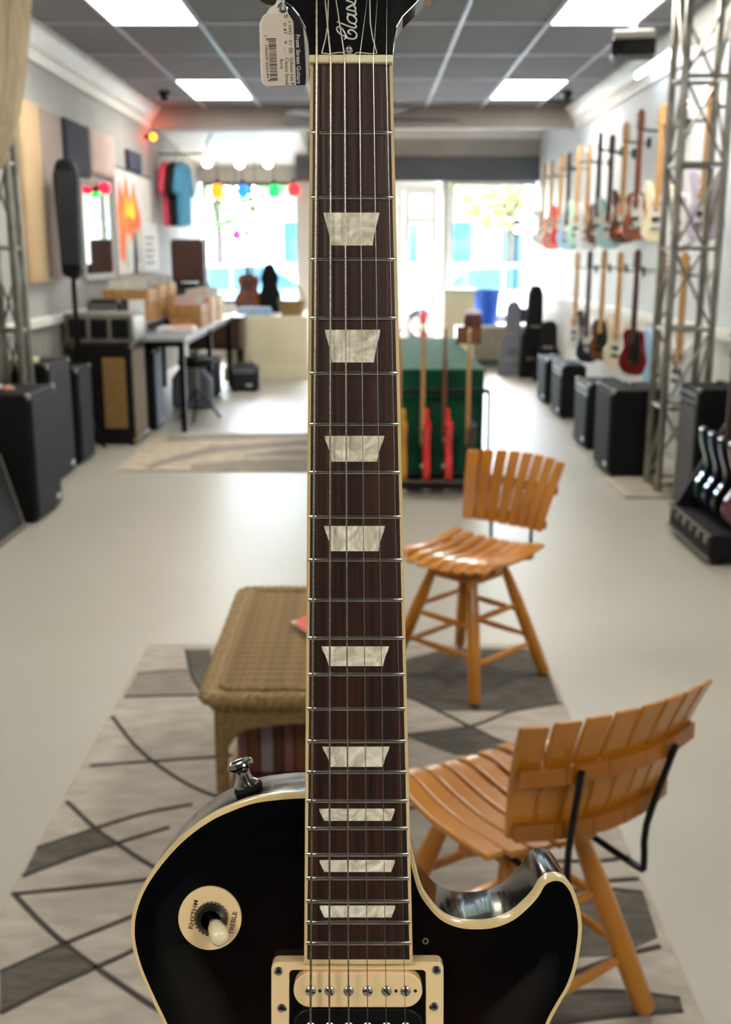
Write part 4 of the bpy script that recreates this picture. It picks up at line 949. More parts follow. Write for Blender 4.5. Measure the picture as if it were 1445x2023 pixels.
def crate(label, x, y, z, wx, wy, h, m, nrec, reclabel):
    t = thing('record_crate', label, 'crate', (x, y, z), 0, 'crates on the bench')
    MB().span(-wx/2, wx/2, -wy/2, wy/2, 0, .012).build('bottom', m, t, smooth=False)
    for s in (-1, 1):
        for k in range(2):
            z0_ = .012+k*(h-.012)/2; z1_ = z0_+(h-.012)/2-.008
            MB().span(-wx/2, wx/2, s*(wy/2-.006)-.006, s*(wy/2-.006)+.006, z0_, z1_).build('plank', m, t, smooth=False, bevel=.002)
            MB().span(s*(wx/2-.006)-.006, s*(wx/2-.006)+.006, -wy/2+.013, wy/2-.013, z0_, z1_).build('plank', m, t, smooth=False, bevel=.002)
    for sx in (-1, 1):
        for sy in (-1, 1): MB().box((sx*(wx/2-.022), sy*(wy/2-.022), h/2), (.018, .018, h-.01)).build('corner_post', m, t, smooth=False)
    for k in range(nrec):
        yy = -wy/2+.05+k*(wy-.1)/max(1, nrec-1)
        o = MB().box((0, 0, h*.5+.03), (wx-.09, .008, h+.02), Matrix.Rotation(R(-8), 3, 'X')).build('record_sleeve', SLV[(k+nrec) % 5], smooth=False); o.location = (x, y+yy, z+.032)
        tag(o, '%s %s, %s from the front' % (('cream', 'mint', 'pale blue', 'grey', 'rose')[(k+nrec) % 5], reclabel, ORD[k]), 'record', reclabel)
for (lb, px_, X, wx, wy, h, m, nr, rl) in (
        ('nearest brown wooden crate of records on the bench', 9.62, -2.1, .40, .42, .28, PINE, 5, 'record sleeve in the nearest brown crate on the bench'),
        ('second brown wooden crate on the bench, behind the nearest crate', 10.12, -2.1, .40, .42, .30, PINE, 5, 'record sleeve in the second brown crate'),
        ('brown wooden crate by the wall at the far end of the bench', 10.62, -2.1, .40, .42, .30, PINE, 5, 'record sleeve in the far brown crate by the wall'),
        ('brown crate at the bench front between keyboard and pale crates', 10.25, -1.68, .30, .5, .22, PINE, 4, 'record sleeve in the brown crate at the bench front'),
        ('pale wooden crate at the bench front, nearer one', 10.85, -1.68, .30, .44, .26, PINEL, 4, 'record sleeve in the nearer pale crate'),
        ('pale wooden crate at the bench front, farther one', 11.4, -1.68, .30, .44, .26, PINEL, 4, 'record sleeve in the farther pale crate')):
    crate(lb, X, px_, bz+(.10 if X < -2 else 0), wx, wy, h, m, nr, rl)
t = thing('shelf_riser', 'low grey riser along the wall under the brown crates on the bench', 'riser', (-2.12, 10.12, bz))
MB().span(-.24, .22, -.76, .76, .08, .10).build('shelf', BENCHM, t, smooth=False)
for yy in (-.74, 0, .74): MB().span(-.23, .21, yy-.012, yy+.012, 0, .08).build('support', BENCHM, t, smooth=False)
o = thing('cardboard_sign', 'white price card standing on the bench beside the dark box', 'sign', (-1.94, 9.1, bz), R(6))
MB().box((0, 0, .15), (.13, .006, .3), Matrix.Rotation(R(-10), 3, 'X')).build('card', mat('sign_white', '#dfe6e4', .6), o, smooth=False)
MB().box((0, .04, .1), (.06, .005, .2), Matrix.Rotation(R(14), 3, 'X')).build('prop', MATS['sign_white'], o, smooth=False)
amp('guitar_amplifier', 'dark green box amplifier on the near end of the bench by the wall', XL+.08, XL+.36, by0+.06, by0+.36, .30, '-y', z=bz, grille=mat('dark_green_cloth', '#26302a', .8), handle=False, badge=False, group='amplifiers on the bench')
p = aty(376, 560, 12.05)
amp('guitar_amplifier', 'black box cabinet under the dark brown speaker box on the bench', p.x-.2, p.x+.2, 11.88, 12.22, .36, '-y', z=bz, panel=False, handle=False, badge=False, group='amplifiers on the bench')
amp('guitar_amplifier', 'dark brown square speaker box on the far end of the bench by the window', p.x-.18, p.x+.18, 11.9, 12.2, .47, '-y', z=bz+.362, panel=False, handle=False, body=mat('dark_brown_tolex', '#2e1a14', .6), grille=mat('dark_brown_cloth', '#3a2018', .8), badge=False, group='amplifiers on the bench')
# under the bench
t = thing('drum_stool', 'black round stool standing by the bench front', 'stool', (-1.55, 9.7, 0))
MB().lathe([(0, .5), (.16, .5), (.17, .53), (.16, .57), (0, .58)], n=20).build('seat', BLACKV, t); MB().cyl((0, 0, .2), (0, 0, .5), .018).build('post', STEEL, t)
for k in range(3): a = k*2.09+.5; MB().tube([(0, 0, .3), (math.cos(a)*.22, math.sin(a)*.22, .01)], .011).build('leg', BLACKM, t)
t = thing('gig_bag', 'grey padded gig bag leaning under the bench', 'bag', (-1.72, 10.5, 0))
MB().prism([(-.2, 0), (.2, 0), (.2, .28), (.1, .42), (-.1, .42), (-.2, .3)], -.09, .09, Matrix.Rotation(math.pi/2, 4, 'X')).build('bag', mat('bag_grey', '#6b6e78', .8), t, bevel=.04)
MB().tube([(-.06, 0, .42), (-.05, 0, .47), (.05, 0, .47), (.06, 0, .42)], .008).build('handle', BLACKP, t)
amp('guitar_amplifier', 'black combo amplifier on the floor under the far end of the bench', -1.95, -1.58, 11.2, 11.6, .42, '-y', group='amplifiers under the bench')
amp('guitar_amplifier', 'low black practice amplifier on the floor in front of the brown desk', -1.5, -1.2, 11.75, 12.0, .3, '-y', group='amplifiers under the bench')
# brown desk before the display platform
dk = thing('brown_desk', 'dark brown low desk beside the cream display platform', 'desk', (-1.78, 12.75, 0))
WAL = mat('walnut', '#4f3323', .45, c2='#3d261a', scale=4, stretch=(1, 8, 8))
MB().span(-.34, .34, -.24, .24, .74, .78).build('top', WAL, dk, smooth=False, bevel=.004); MB().span(-.31, .31, -.2, .22, .4, .74).build('cabinet', WAL, dk, smooth=False)
for s in (-1, 1): MB().span(s*.15-.145, s*.15+.145, -.215, -.198, .42, .72).build('door', mat('walnut_dark', '#41291c', .45), dk, smooth=False, bevel=.004)
for sx in (-1, 1):
    for sy in (-1, 1): MB().cyl((sx*.28, sy*.18, 0), (sx*.28, sy*.18, .4), .018, .024, 10).build('leg', BLACKM, dk)
# ================================================================== display guitars
SH = {
 'double': ([(0, 0), (.10, .012), (.155, .07), (.15, .14), (.115, .20), (.112, .25), (.145, .32), (.15, .375), (.125, .40), (.085, .36), (.045, .325), (-.045, .325), (-.08, .38), (-.12, .44), (-.15, .425), (-.14, .35), (-.112, .26), (-.118, .2), (-.158, .13), (-.155, .06), (-.10, .012)], .044, .325),
 'single': ([(0, 0), (.10, .012), (.16, .075), (.155, .15), (.115, .215), (.11, .25), (.13, .30), (.125, .345), (.095, .36), (.07, .325), (.04, .32), (.03, .36), (-.03, .365), (-.09, .365), (-.13, .32), (-.115, .25), (-.12, .21), (-.158, .15), (-.16, .075), (-.10, .012)], .052, .345),
 'bass': ([(0, 0), (.09, .01), (.15, .07), (.14, .16), (.105, .24), (.12, .34), (.125, .40), (.09, .40), (.045, .345), (-.045, .345), (-.09, .45), (-.13, .50), (-.15, .46), (-.12, .33), (-.10, .25), (-.135, .16), (-.15, .07), (-.09, .01)], .044, .345),
 'acoustic': ([(0, 0), (.12, .012), (.19, .09), (.185, .17), (.13, .26), (.125, .31), (.145, .38), (.12, .45), (.05, .475), (-.05, .475), (-.12, .45), (-.145, .38), (-.125, .31), (-.13, .26), (-.185, .17), (-.19, .09), (-.12, .012)], .10, .475)}
MC = {}
def cached(key, fn):
    if key not in MC: MC[key] = fn()
    return MC[key]
RX = Matrix.Rotation(math.pi/2, 4, 'X')
MAPLE = mat('maple_neck', '#c79a62', .4, c2='#b48650', scale=6, stretch=(8, 8, 1)); ROSEN = mat('dark_neck', '#4a2c20', .45, c2='#38201a', scale=6, stretch=(8, 8, 1))
MAHN = mat('red_brown_neck', '#7a4132', .4, c2='#653325', scale=6)
GUARDW = mat('pickguard_white', '#dcdad2', .3); GUARDB = mat('pickguard_black', '#161616', .3)
def small_guitar(label, shape, paint, neckm, loc, rz, guard=GUARDW, tilt=0, group=None, cat='guitar'):
    t = thing('electric_guitar' if shape != 'acoustic' else 'acoustic_guitar', label, cat, loc, 0, group)
    t.rotation_euler = (Matrix.Rotation(rz, 3, 'Z') @ Matrix.Rotation(tilt, 3, 'X')).to_euler()
    o, th, ny = SH[shape]; nl = .46 if shape != 'bass' else .54; hz = ny+nl
    link('body', cached((shape, 'body'), lambda: MB().prism(smooth_closed(o, 4), -th/2, th/2, RX).mesh('body', True, 30)), paint, t, objmat=True, bevel=.006)
    def nk():
        mb = MB(); V = [(-.026, -th/2-.012, ny-.10), (.026, -th/2-.012, ny-.10), (.026, -th/2+.012, ny-.10), (-.026, -th/2+.012, ny-.10), (-.021, -th/2-.012, hz), (.021, -th/2-.012, hz), (.021, -th/2+.012, hz), (-.021, -th/2+.012, hz)]
        return mb.add(V, [(0, 3, 2, 1), (4, 5, 6, 7), (0, 1, 5, 4), (1, 2, 6, 5), (2, 3, 7, 6), (3, 0, 4, 7)]).mesh('neck', False)
    link('neck', cached((shape, 'neck'), nk), neckm, t, objmat=True, bevel=.004)
    hp_ = [(-.02, hz), (.02, hz), (.036, hz+.04), (.033, hz+.16), (.01, hz+.185), (-.028, hz+.17), (-.034, hz+.05)]
    hd = link('headstock', cached((shape, 'head'), lambda: MB().prism(hp_, th/2-.006, th/2+.010, RX).mesh('headstock', False)), neckm, t, objmat=True, bevel=.003)
    hd.location = (0, 0, 0)
    def tn():
        mb = MB()
        for k in range(3):
            for s in (-1, 1): mb.cyl((s*.03, -th/2, hz+.06+k*.04), (s*.052, -th/2, hz+.06+k*.04), .007, n=8)
        return mb.mesh('tuners', True)
    link('tuners', cached((shape, 'tuners'), tn), CHROME, hd, objmat=True)['kind'] = 'stuff'
    if shape == 'acoustic':
        link('sound_hole', cached((shape, 'sh'), lambda: MB().cyl((0, -th/2+.002, .30), (0, -th/2-.0015, .30), .048, n=20).mesh('sound_hole')), GUARDB, t, objmat=True)
        link('bridge', cached((shape, 'br'), lambda: MB().span(-.07, .07, -th/2-.010, -th/2+.002, .125, .15).mesh('bridge', False)), ROSEN, t, objmat=True)
    else:
        gp_ = [(.02, .10), (.09, .12), (.10, .20), (.07, .26), (.08, ny-.02), (.03, ny+.01), (-.05, ny-.0), (-.06, ny-.09), (-.035, .15)]
        link('pickguard', cached((shape, 'guard'), lambda: MB().prism(gp_, th/2-.001, th/2+.003, RX).mesh('pickguard', False)), guard, t, objmat=True)
        for k, z in enumerate((.15, ny-.07)): link('pickup', cached((shape, 'pu', k), lambda: MB().span(-.042, .042, -th/2-.009, -th/2, z, z+.032).mesh('pickup', False)), CHROME if k else GUARDB, t, objmat=True)
        link('bridge', cached((shape, 'br'), lambda: MB().span(-.045, .045, -th/2-.012, -th/2, .09, .115).mesh('bridge', False)), CHROME, t, objmat=True)
    return t
def paint(nm, c, c2=None): return mat('guitar_'+nm, c, .2, c2=c2 or c, scale=4, coat=.8)
RED, CHERRY, BLK, CRM, TEAL, WHT, SEAF, CORAL, NAVY, LAV, YEL, SUN, BRN, SKY = [paint(*a) for a in (('red', '#d6231c'), ('cherry', '#6e1420'), ('black', '#101012'), ('cream', '#dfd2b0'), ('teal', '#9fd0cf'), ('white', '#e4e6e8'),
    ('seafoam', '#b4d9c2'), ('coral', '#e58573'), ('navy', '#161c38'), ('lavender', '#d9cde6'), ('yellow', '#b98a2a'), ('sunburst', '#a35a24', '#5b2413'), ('brown', '#6a4229'), ('sky', '#9fc6e2'))]
HANG = 'wall hooks for guitars on the right wall'
def hang(label, shape, pm_, nm_, y, zb, guard=GUARDW):
    th = SH[shape][1]; X = XR-.16-th/2
    small_guitar(label, shape, pm_, nm_, (X, y, zb), -R(62), guard, 0, 'guitars hung on the right wall')
    hz = SH[shape][2]+(.46 if shape != 'bass' else .54)
    h = thing('wall_hook', 'hook holding the '+label, 'hook', (XR, y, zb+hz+.02), 0, HANG)
    MB().span(-.02, 0, -.03, .03, -.04, .04).build('plate', BLACKP, h, smooth=False)
    MB().tube([(-.01, 0, 0), (-.06, 0, 0), (-.075, -.035, 0), (-.22, -.035, .012)], .006, 6).tube([(-.06, 0, 0), (-.075, .035, 0), (-.22, .035, .012)], .006, 6).build('fork', BLACKM, h)
UPR = [('lavender guitar hung on the upper row nearest the viewer, behind the truss', 'double', LAV, MAPLE, 7.0), ('white guitar on the upper row between the truss bars', 'single', WHT, MAPLE, 7.55), ('pale wood-bodied guitar on the upper row at the truss edge', 'double', CRM, MAPLE, 8.1),
       ('red-brown sunburst guitar on the upper row, highest headstock left of the truss', 'single', SUN, MAHN, 8.7), ('black guitar on the upper row beside the red-brown sunburst one', 'double', BLK, MAPLE, 9.2), ('pale teal guitar on the upper row with a brown neck', 'double', TEAL, ROSEN, 9.7),
       ('brown wood guitar on the upper row between pale ones', 'single', BRN, ROSEN, 10.15), ('white guitar on the upper row next to the seafoam green one', 'double', WHT, MAPLE, 10.65), ('seafoam green guitar on the upper row', 'double', SEAF, MAPLE, 11.15),
       ('sky blue guitar on the upper row beside the seafoam green one', 'single', SKY, ROSEN, 11.65), ('red guitar on the upper row toward the window', 'double', RED, MAPLE, 12.15), ('coral pink guitar on the upper row toward the window', 'single', CORAL, MAPLE, 12.7), ('white guitar on the upper row nearest the window', 'double', WHT, MAPLE, 13.3)]
for k, (lb, s, pm_, nm_, y) in enumerate(UPR): hang(lb, s, pm_, nm_, y, 1.58+(.06 if k == 3 else 0)-(.04 if k % 2 else 0))
MIDL = [('white guitar on the lower row behind the right truss', 'double', WHT, MAPLE, 7.3), ('sky blue bass on the lower row seen between the truss legs', 'bass', SKY, MAPLE, 7.85), ('cherry red guitar on the lower row right above the amplifiers', 'single', CHERRY, ROSEN, 8.55), ('cream guitar on the lower row left of the cherry red one', 'double', CRM, MAPLE, 9.15),
        ('brown guitar on the lower row beside the cream one', 'single', BRN, MAPLE, 9.75), ('navy bass on the lower row beside the tall cases', 'bass', NAVY, ROSEN, 10.4), ('white guitar on the lower row behind the tall cases', 'double', WHT, MAPLE, 11.0)]
for lb, s, pm_, nm_, y in MIDL: hang(lb, s, pm_, nm_, y, .545 if s != 'bass' else .46, GUARDB if pm_ in (CHERRY, BRN) else GUARDW)

# ------------------------------------------------------------------ green covered table with the rack of guitars in front
GREEN = mat('green_velvet', '#12553c', .85, c2='#0c402c', scale=6, sheen=.12, spec=.2)
p = fp(955, 952); gy0 = p.y+.05; gx0, gx1 = -.18, p.x; gz = atz(950, 730, 0); d = ray(950, 730); gz = H+d.z*(gy0/d.y)
q = atz(880, 667, gz); gy1 = q.y
g = thing('covered_table', 'table under a dark green velvet cover behind the guitar rack', 'table', ((gx0+gx1)/2, (gy0+gy1)/2, 0))
hw, hl_ = (gx1-gx0)/2, (gy1-gy0)/2
MB().span(-hw+.02, hw-.02, -hl_+.02, hl_-.02, gz-.06, gz-.01).build('table_top', WAL, g, smooth=False)
for sx in (-1, 1):
    for sy in (-1, 1): MB().span(sx*(hw-.06)-.03, sx*(hw-.06)+.03, sy*(hl_-.06)-.03, sy*(hl_-.06)+.03, 0, gz-.06).build('leg', WAL, g, smooth=False)
P = per(hw, hl_, 0, .035); V = []; rows = 8; N = len(P)-1
for k in range(rows+1):
    s = k/rows; z = gz-(gz-.03)*s
    for i in range(N):
        x, y, _ = P[i]; f = 1+(.018*math.sin(i*.9)+.008*math.sin(i*2.3))*s/max(abs(x), abs(y), .2); V.append((x*f, y*f, z))
V.append((0, 0, gz)); c = len(V)-1
MB().add(V, [(k*N+i, (k+1)*N+i, (k+1)*N+(i+1) % N, k*N+(i+1) % N) for k in range(rows) for i in range(N)]+[(i, (i+1) % N, c) for i in range(N)]).build('velvet_cover', GREEN, g, ang=60)
ry = gy0-.30
rk = thing('guitar_rack', 'black floor rack holding guitars edge-on before the green table', 'rack', ((gx0+gx1)/2, ry, 0))
for yy in (-.14, .16): MB().tube([(-hw, yy, .05), (hw+.02, yy, .05)], .014).build('base_tube', BLACKM, rk)
for sx in (-hw, hw+.02):
    MB().tube([(sx, -.16, .02), (sx, .2, .02)], .014).build('foot', BLACKM, rk)
    MB().tube([(sx, .18, .03), (sx, .21, .62)], .012).build('upright', BLACKM, rk)
MB().tube([(-hw, .21, .62), (hw+.02, .21, .62)], .016).build('neck_rail', mat('black_foam2', '#101010', .9), rk)
for yy in (-.14, .16): MB().span(-hw, hw+.02, yy-.02, yy+.02, .062, .075).build('padding', MATS['black_foam2'], rk, smooth=False)
for k, (px_, pm_, nm_, lb) in enumerate(((795, YEL, MAPLE, 'mustard yellow guitar edge-on in the rack, half hidden by the fretboard'), (840, RED, MAPLE, 'bright red guitar with a pale maple neck edge-on in the rack'), (882, RED, MAHN, 'bright red guitar with a dark red-brown neck edge-on in the rack'), (928, BLK, MAPLE, 'black guitar with a pale neck at the right end of the rack'))):
    X = aty(px_, 900, ry).x
    small_guitar(lb, 'double', pm_, nm_, (X, ry-.07, .082), -math.pi/2, GUARDB, R(9) if False else 0, 'guitars in the floor rack')
# things on the far end of the green table
p = atz(922, 676, gz)
t = thing('wooden_box', 'brown wooden box on the far end of the green table', 'box', (p.x, p.y-.12, gz))
for s in (-1, 1): MB().span(s*.1-.006, s*.1+.006, -.08, .08, 0, .15).build('side', BRN, t, smooth=False); MB().span(-.1, .1, s*.08-.006, s*.08+.006, 0, .15).build('side', BRN, t, smooth=False)
MB().span(-.1, .1, -.08, .08, 0, .012).span(-.1, .1, -.08, .08, .13, .15).build('lid', SUN, t, smooth=False)
t = thing('knitted_cap', 'dark red cap with a pale top on the wooden box', 'cap', (p.x+.04, p.y-.12, gz+.15))
MB().lathe([(0, 0), (.075, 0), (.08, .02), (.075, .07), (.06, .1), (0, .105)], n=16).build('crown', mat('cap_dark_red', '#5a2a2a', .8), t); MB().lathe([(.02, .1), (.075, .098), (.07, .12), (.03, .135), (0, .137)], n=16).build('top', mat('cap_pale', '#d9cdd9', .7), t)
# fire extinguisher on its stand by the door
p = aty(836, 660, 15.3)
t = thing('fire_extinguisher', 'red fire extinguisher on a pale stand by the glass door', 'extinguisher', (p.x, 15.3, 0))
MB().cyl((0, 0, 0), (0, 0, .02), .12, n=20).cyl((0, 0, .02), (0, 0, .3), .02).build('stand', WHITE, t)
MB().lathe([(0, .3), (.055, .3), (.06, .32), (.06, .62), (.045, .68), (.02, .70), (0, .7)], n=18).build('cylinder', mat('extinguisher_red', '#d0202a', .25, coat=.5), t)
MB().lathe([(.0605, .42), (.0615, .43), (.0615, .52), (.0605, .53)], n=18).build('label_band', WHITE, t); MB().cyl((0, 0, .7), (0, 0, .76), .018).box((.03, 0, .775), (.11, .02, .015)).box((.03, 0, .74), (.10, .018, .012)).build('valve', BLACKM, t)
MB().tube([(-.01, -.01, .73), (-.07, -.02, .7), (-.085, -.02, .55), (-.075, -.02, .4)], .012, 8).build('hose', BLACKP, t)
# right window platform and what stands on it
DP = thing('display_ledge', 'low taupe display ledge under the right window', 'ledge', (1.75, 14.72, 0))
MB().span(-.55, .56, -.24, .26, .09, .52).build('cabinet', mat('taupe_cabinet', '#9a927f', .6), DP, smooth=False); MB().span(-.57, .57, -.27, .26, .52, .56).build('top', WHITE, DP, smooth=False, bevel=.006); MB().span(-.53, .54, -.2, .24, 0, .09).build('plinth', DARKGREY, DP, smooth=False)
t = thing('cream_counter', 'tall cream cabinet between the glass door and the blue bin', 'cabinet', (1.22, 14.2, 0))
MB().span(-.2, .2, -.2, .2, .08, 1.02).build('cabinet', CREAM, t, smooth=False, bevel=.008); MB().span(-.22, .22, -.22, .22, 1.02, 1.05).build('top', CREAM, t, smooth=False); MB().span(-.18, .18, -.18, .18, 0, .08).build('plinth', DARKGREY, t, smooth=False)
p = aty(962, 618, 14.6)
t = thing('plastic_bin', 'bright blue plastic bin standing on the display ledge', 'bin', (p.x, 14.66, .56))
MB().lathe([(0, 0), (.14, 0), (.15, .02), (.185, .44), (.20, .445), (.20, .47), (.18, .47), (.145, .03), (0, .03)], n=24).build('tub', mat('bin_blue', '#1f63d6', .4), t)
for s in (-1, 1): MB().tube([(s*.19, -.05, .42), (s*.22, -.04, .4), (s*.22, .04, .4), (s*.19, .05, .42)], .01).build('handle', MATS['bin_blue'], t)
p = aty(1015, 640, 14.0)
t = thing('snare_drum', 'dark drum with a white head on legs near the right window', 'drum', (p.x+.1, 14.15, 0))
MB().lathe([(.17, .62), (.175, .62), (.175, .8), (.17, .8)], n=24).build('shell', mat('drum_navy', '#1a2340', .3, coat=.5), t); MB().lathe([(0, .8), (.178, .8), (.18, .812), (0, .814)], n=24).build('head', WHITE, t)
for z in (.62, .79): MB().lathe([(.172, z), (.184, z), (.184, z+.018), (.172, z+.018)], n=24).build('hoop', CHROME, t)
for k in range(3): a = k*2.09; MB().tube([(math.cos(a)*.16, math.sin(a)*.16, .62), (math.cos(a)*.22, math.sin(a)*.22, .01)], .01).build('leg', CHROME, t)
t = thing('floor_lamp', 'dark lamp stand with a round warm bulb near the right window', 'lamp', (1.95, 14.1, 0))
MB().lathe([(0, 0), (.13, 0), (.13, .02), (.02, .03), (0, .03)], n=20).build('base', BLACKM, t); MB().cyl((0, 0, .03), (0, 0, 1.72), .018).build('pole', BLACKM, t)
MB().lathe([(.03, 1.72), (.06, 1.76), (.07, 1.84), (.03, 1.92), (0, 1.93)], n=16).build('shade', BLACKM, t); MB().ball((0, -.07, 1.80), .05).build('bulb', mat('warm_bulb', '#fff2c8', .4, emit='#ffe9b0', es=6), t)

# ------------------------------------------------------------------ rolling rack of dark guitars at the right edge
pA, pB = fp(1395, 1120), fp(1325, 1048)
ex = (pA.x+pB.x)/2; ry0, ry1 = pA.y, pB.y
r = thing('guitar_case_rack', 'black case-style guitar rack with studded edge at the right picture edge', 'rack', (ex, ry0, 0)); RW = XR-.04-ex; RL = ry1-ry0
MB().span(0, RW, 0, RL, .03, .16).build('tray', BLACKV, r, smooth=False, bevel=.008)
MB().prism([(.01, .16), (RW, .16), (RW, .92), (.42, .92)], RL-.07, RL-.04, Matrix(((1, 0, 0, 0), (0, 0, 1, 0), (0, 1, 0, 0), (0, 0, 0, 1)))).build('side_wing', BLACKV, r, smooth=False)
MB().span(RW-.03, RW, 0, RL-.08, .16, .9).build('back_panel', BLACKV, r, smooth=False)
for k in range(6): MB().ball((-.004, .05+k*(RL-.1)/5, .125), .02, (.6, 1, 1), 10).build('corner_stud', STEEL, r)
for zz in (.035, .15): MB().span(-.008, .004, 0, RL, zz, zz+.012).build('metal_edge', mat('edge_taupe', '#7d776b', .4, metal=.6), r, smooth=False)
for sx in (.06, RW-.08):
    for sy in (.06, RL-.06): MB().cyl((sx, sy, 0), (sx, sy, .032), .025, n=10).build('caster', BLACKP, r)
for k, (pm_, lb) in enumerate(((paint('plum', '#5a2335'), 'plum red guitar edge-on nearest in the case rack'), (BLK, 'black guitar second in the case rack'), (NAVY, 'navy guitar third in the case rack'), (paint('bottle_green', '#12302c'), 'bottle green guitar deepest in the case rack'))):
    small_guitar(lb, 'double', pm_, ROSEN if k else MAPLE, (ex+RW*.40, ry0+.12+k*.155, .162), 0, GUARDB, R(0), 'guitars in the case rack')

# ------------------------------------------------------------------ trusses
def truss(label, cx_, cy_, s, base, hgt, plate=True):
    t = thing('lighting_truss', label, 'truss', (cx_, cy_, 0), 0, 'aluminium lighting trusses')
    if plate: MB().span(-base/2-(.1 if cx_ > 0 else 0), base/2-(.1 if cx_ > 0 else 0), -base/2, base/2, 0, .02).build('base_plate', mat('plate_pale', '#b5aa98', .5, metal=.3), t, smooth=False, bevel=.004)
    C = [(-s, -s), (s, -s), (s, s), (-s, s)]
    for x, y in C: MB().cyl((x, y, .02), (x, y, hgt), .024, n=12).build('chord', STEEL, t)
    nz_ = 6; st_ = (hgt-.1)/nz_
    for k in range(nz_+1):
        for (a, c) in zip(C, C[1:]+C[:1]): MB().cyl((*a, .06+k*st_), (*c, .06+k*st_), .013, n=8).build('rung', STEEL, t)
    for k in range(nz_):
        for j, (a, c) in enumerate(zip(C, C[1:]+C[:1])):
            a, c = (a, c) if (k+j) % 2 else (c, a); MB().cyl((*a, .06+k*st_), (*c, .06+(k+1)*st_), .009, n=8).build('diagonal_brace', STEEL, t)
    return t
p = fp(1303, 980)
truss('square aluminium truss rising to the ceiling beside the right amplifiers', p.x+.14, p.y+.2, .135, .56, ZC-.03)
truss('square aluminium truss at the left picture edge behind the big speaker', -2.19, 6.6, .075, .28, ZC-.03)
# column speaker on a stand
t = thing('stand_speaker', 'tall slim black loudspeaker on a pole by the left wall', 'speaker', (-2.2, 8.14, 0), R(8))
MB().prism([(-.07, 1.34), (.04, 1.30), (.075, 1.38), (.085, 2.08), (.05, 2.18), (-.06, 2.16), (-.09, 2.05)], -.12, .12, RX).build('cabinet', BLACKV, t, smooth=False, bevel=.03)
MB().span(-.065, .065, -.135, -.115, 1.42, 2.08).build('grille', GRILLE, t, smooth=False); MB().cyl((0, 0, .1), (0, 0, 1.36), .02).build('pole', BLACKM, t)
for k in range(3): a = k*2.09+.4; MB().tube([(0, 0, .45), (math.cos(a)*.16, math.sin(a)*.16, .012)], .012).build('leg', BLACKM, t)
# beige curtain at the top left
CUR = mat('beige_drape', '#b9aa8e', .85, c2='#a8997c', scale=4, stretch=(14, 14, .5))
V = []; rows, cols = 24, 30; Y0 = 5.3
for k in range(rows+1):
    s = k/rows; z = ZC-.03-s*1.35; d = ray(65, 0)
    xr = float(np.interp(z, (1.6, 1.9, 2.15, 2.37, 2.63, 3.1), (-2.05, -1.73, -1.63, -1.585, -1.545, -1.5))); xl = -2.25
    for j in range(cols+1):
        u = j/cols; V.append((xl+(xr-xl)*u, Y0+.05*math.sin(u*26)*(1-.5*s)+.02*math.sin(u*61), z))
cu = thing('window_curtain', 'beige drape gathered to the side at the top left corner', 'curtain', (0, 0, 0))
o = MB().add(V, [(k*(cols+1)+j, k*(cols+1)+j+1, (k+1)*(cols+1)+j+1, (k+1)*(cols+1)+j) for k in range(rows) for j in range(cols)]).build('cloth', CUR, cu, ang=80)
so_ = o.modifiers.new('thick', 'SOLIDIFY'); so_.thickness = .008
MB().cyl((-2.24, Y0, ZC-.05), (-1.45, Y0, ZC-.05), .018).build('rod', STEEL, cu); MB().tube([(-2.405, Y0+.06, 1.74), (-2.2, Y0-.09, 1.70), (-1.98, Y0, 1.70), (-2.2, Y0+.09, 1.72), (-2.405, Y0+.06, 1.74)], .02).build('tie_band', CUR, cu)

# ------------------------------------------------------------------ on the left wall
def wallrect(x0, y0, x1, y1, X=XL):
    a = atx((x0+x1)/2, (y0+y1)/2, X); pL, pR = atx(x0, (y0+y1)/2, X), atx(x1, (y0+y1)/2, X)
    zt, zb = atx((x0+x1)/2, y0, X).z, atx((x0+x1)/2, y1, X).z
    return pL.y, pR.y, zb, zt
def wallpanel(name, label, cat, r_, m, th=.04, group=None):
    y0, y1, z0, z1 = wallrect(*r_); t = thing(name, label, cat, (XL+.004, (y0+y1)/2, z0), 0, group)
    MB().span(0, th, -(y1-y0)/2, (y1-y0)/2, 0, z1-z0).build('panel', m, t, smooth=False, bevel=.006)
    MB().span(th-.002, th+.004, -(y1-y0)/2+.03, (y1-y0)/2-.03, .03, z1-z0-.03).build('cloth_face', m, t, smooth=False); return t
GP = 'acoustic panels on the left wall'
wallpanel('sound_absorber', 'tall tan panel on the left wall beside the truss', 'panel', (38, 205, 76, 560), mat('panel_tan', '#cdb38f', .9, c2='#bfa27b', scale=9, stretch=(1, 6, .5)), group=GP)
wallpanel('sound_absorber', 'tall mauve-grey panel behind the slim black loudspeaker', 'panel', (77, 225, 119, 550), mat('panel_mauve', '#a59490', .9, c2='#98867f', scale=9, stretch=(1, 6, .5)), group=GP)
wallpanel('sound_absorber', 'square navy panel above the slim black loudspeaker', 'panel', (121, 243, 167, 345), mat('panel_navy', '#2c3142', .9), group=GP)
wallpanel('sound_absorber', 'square pale pink panel right of the navy one', 'panel', (170, 262, 218, 345), mat('panel_pink', '#d3b8ac', .9), group=GP)
wallpanel('sound_absorber', 'small dark panel above the flame banner', 'panel', (247, 300, 272, 338), mat('panel_slate', '#3b3f50', .9), group=GP)
y0, y1, z0, z1 = wallrect(158, 362, 218, 552)
t = thing('wall_mirror', 'tall framed mirror on the left wall reflecting the street window', 'mirror', (XL, (y0+y1)/2, z0)); hy, hh = (y1-y0)/2, z1-z0
mb = MB(); mb.span(0, .03, -hy, -hy+.05, 0, hh).span(0, .03, hy-.05, hy, 0, hh).span(0, .03, -hy+.05, hy-.05, 0, .05).span(0, .03, -hy+.05, hy-.05, hh-.05, hh); mb.build('frame', mat('mirror_frame', '#8f8a8a', .5), t, smooth=False)
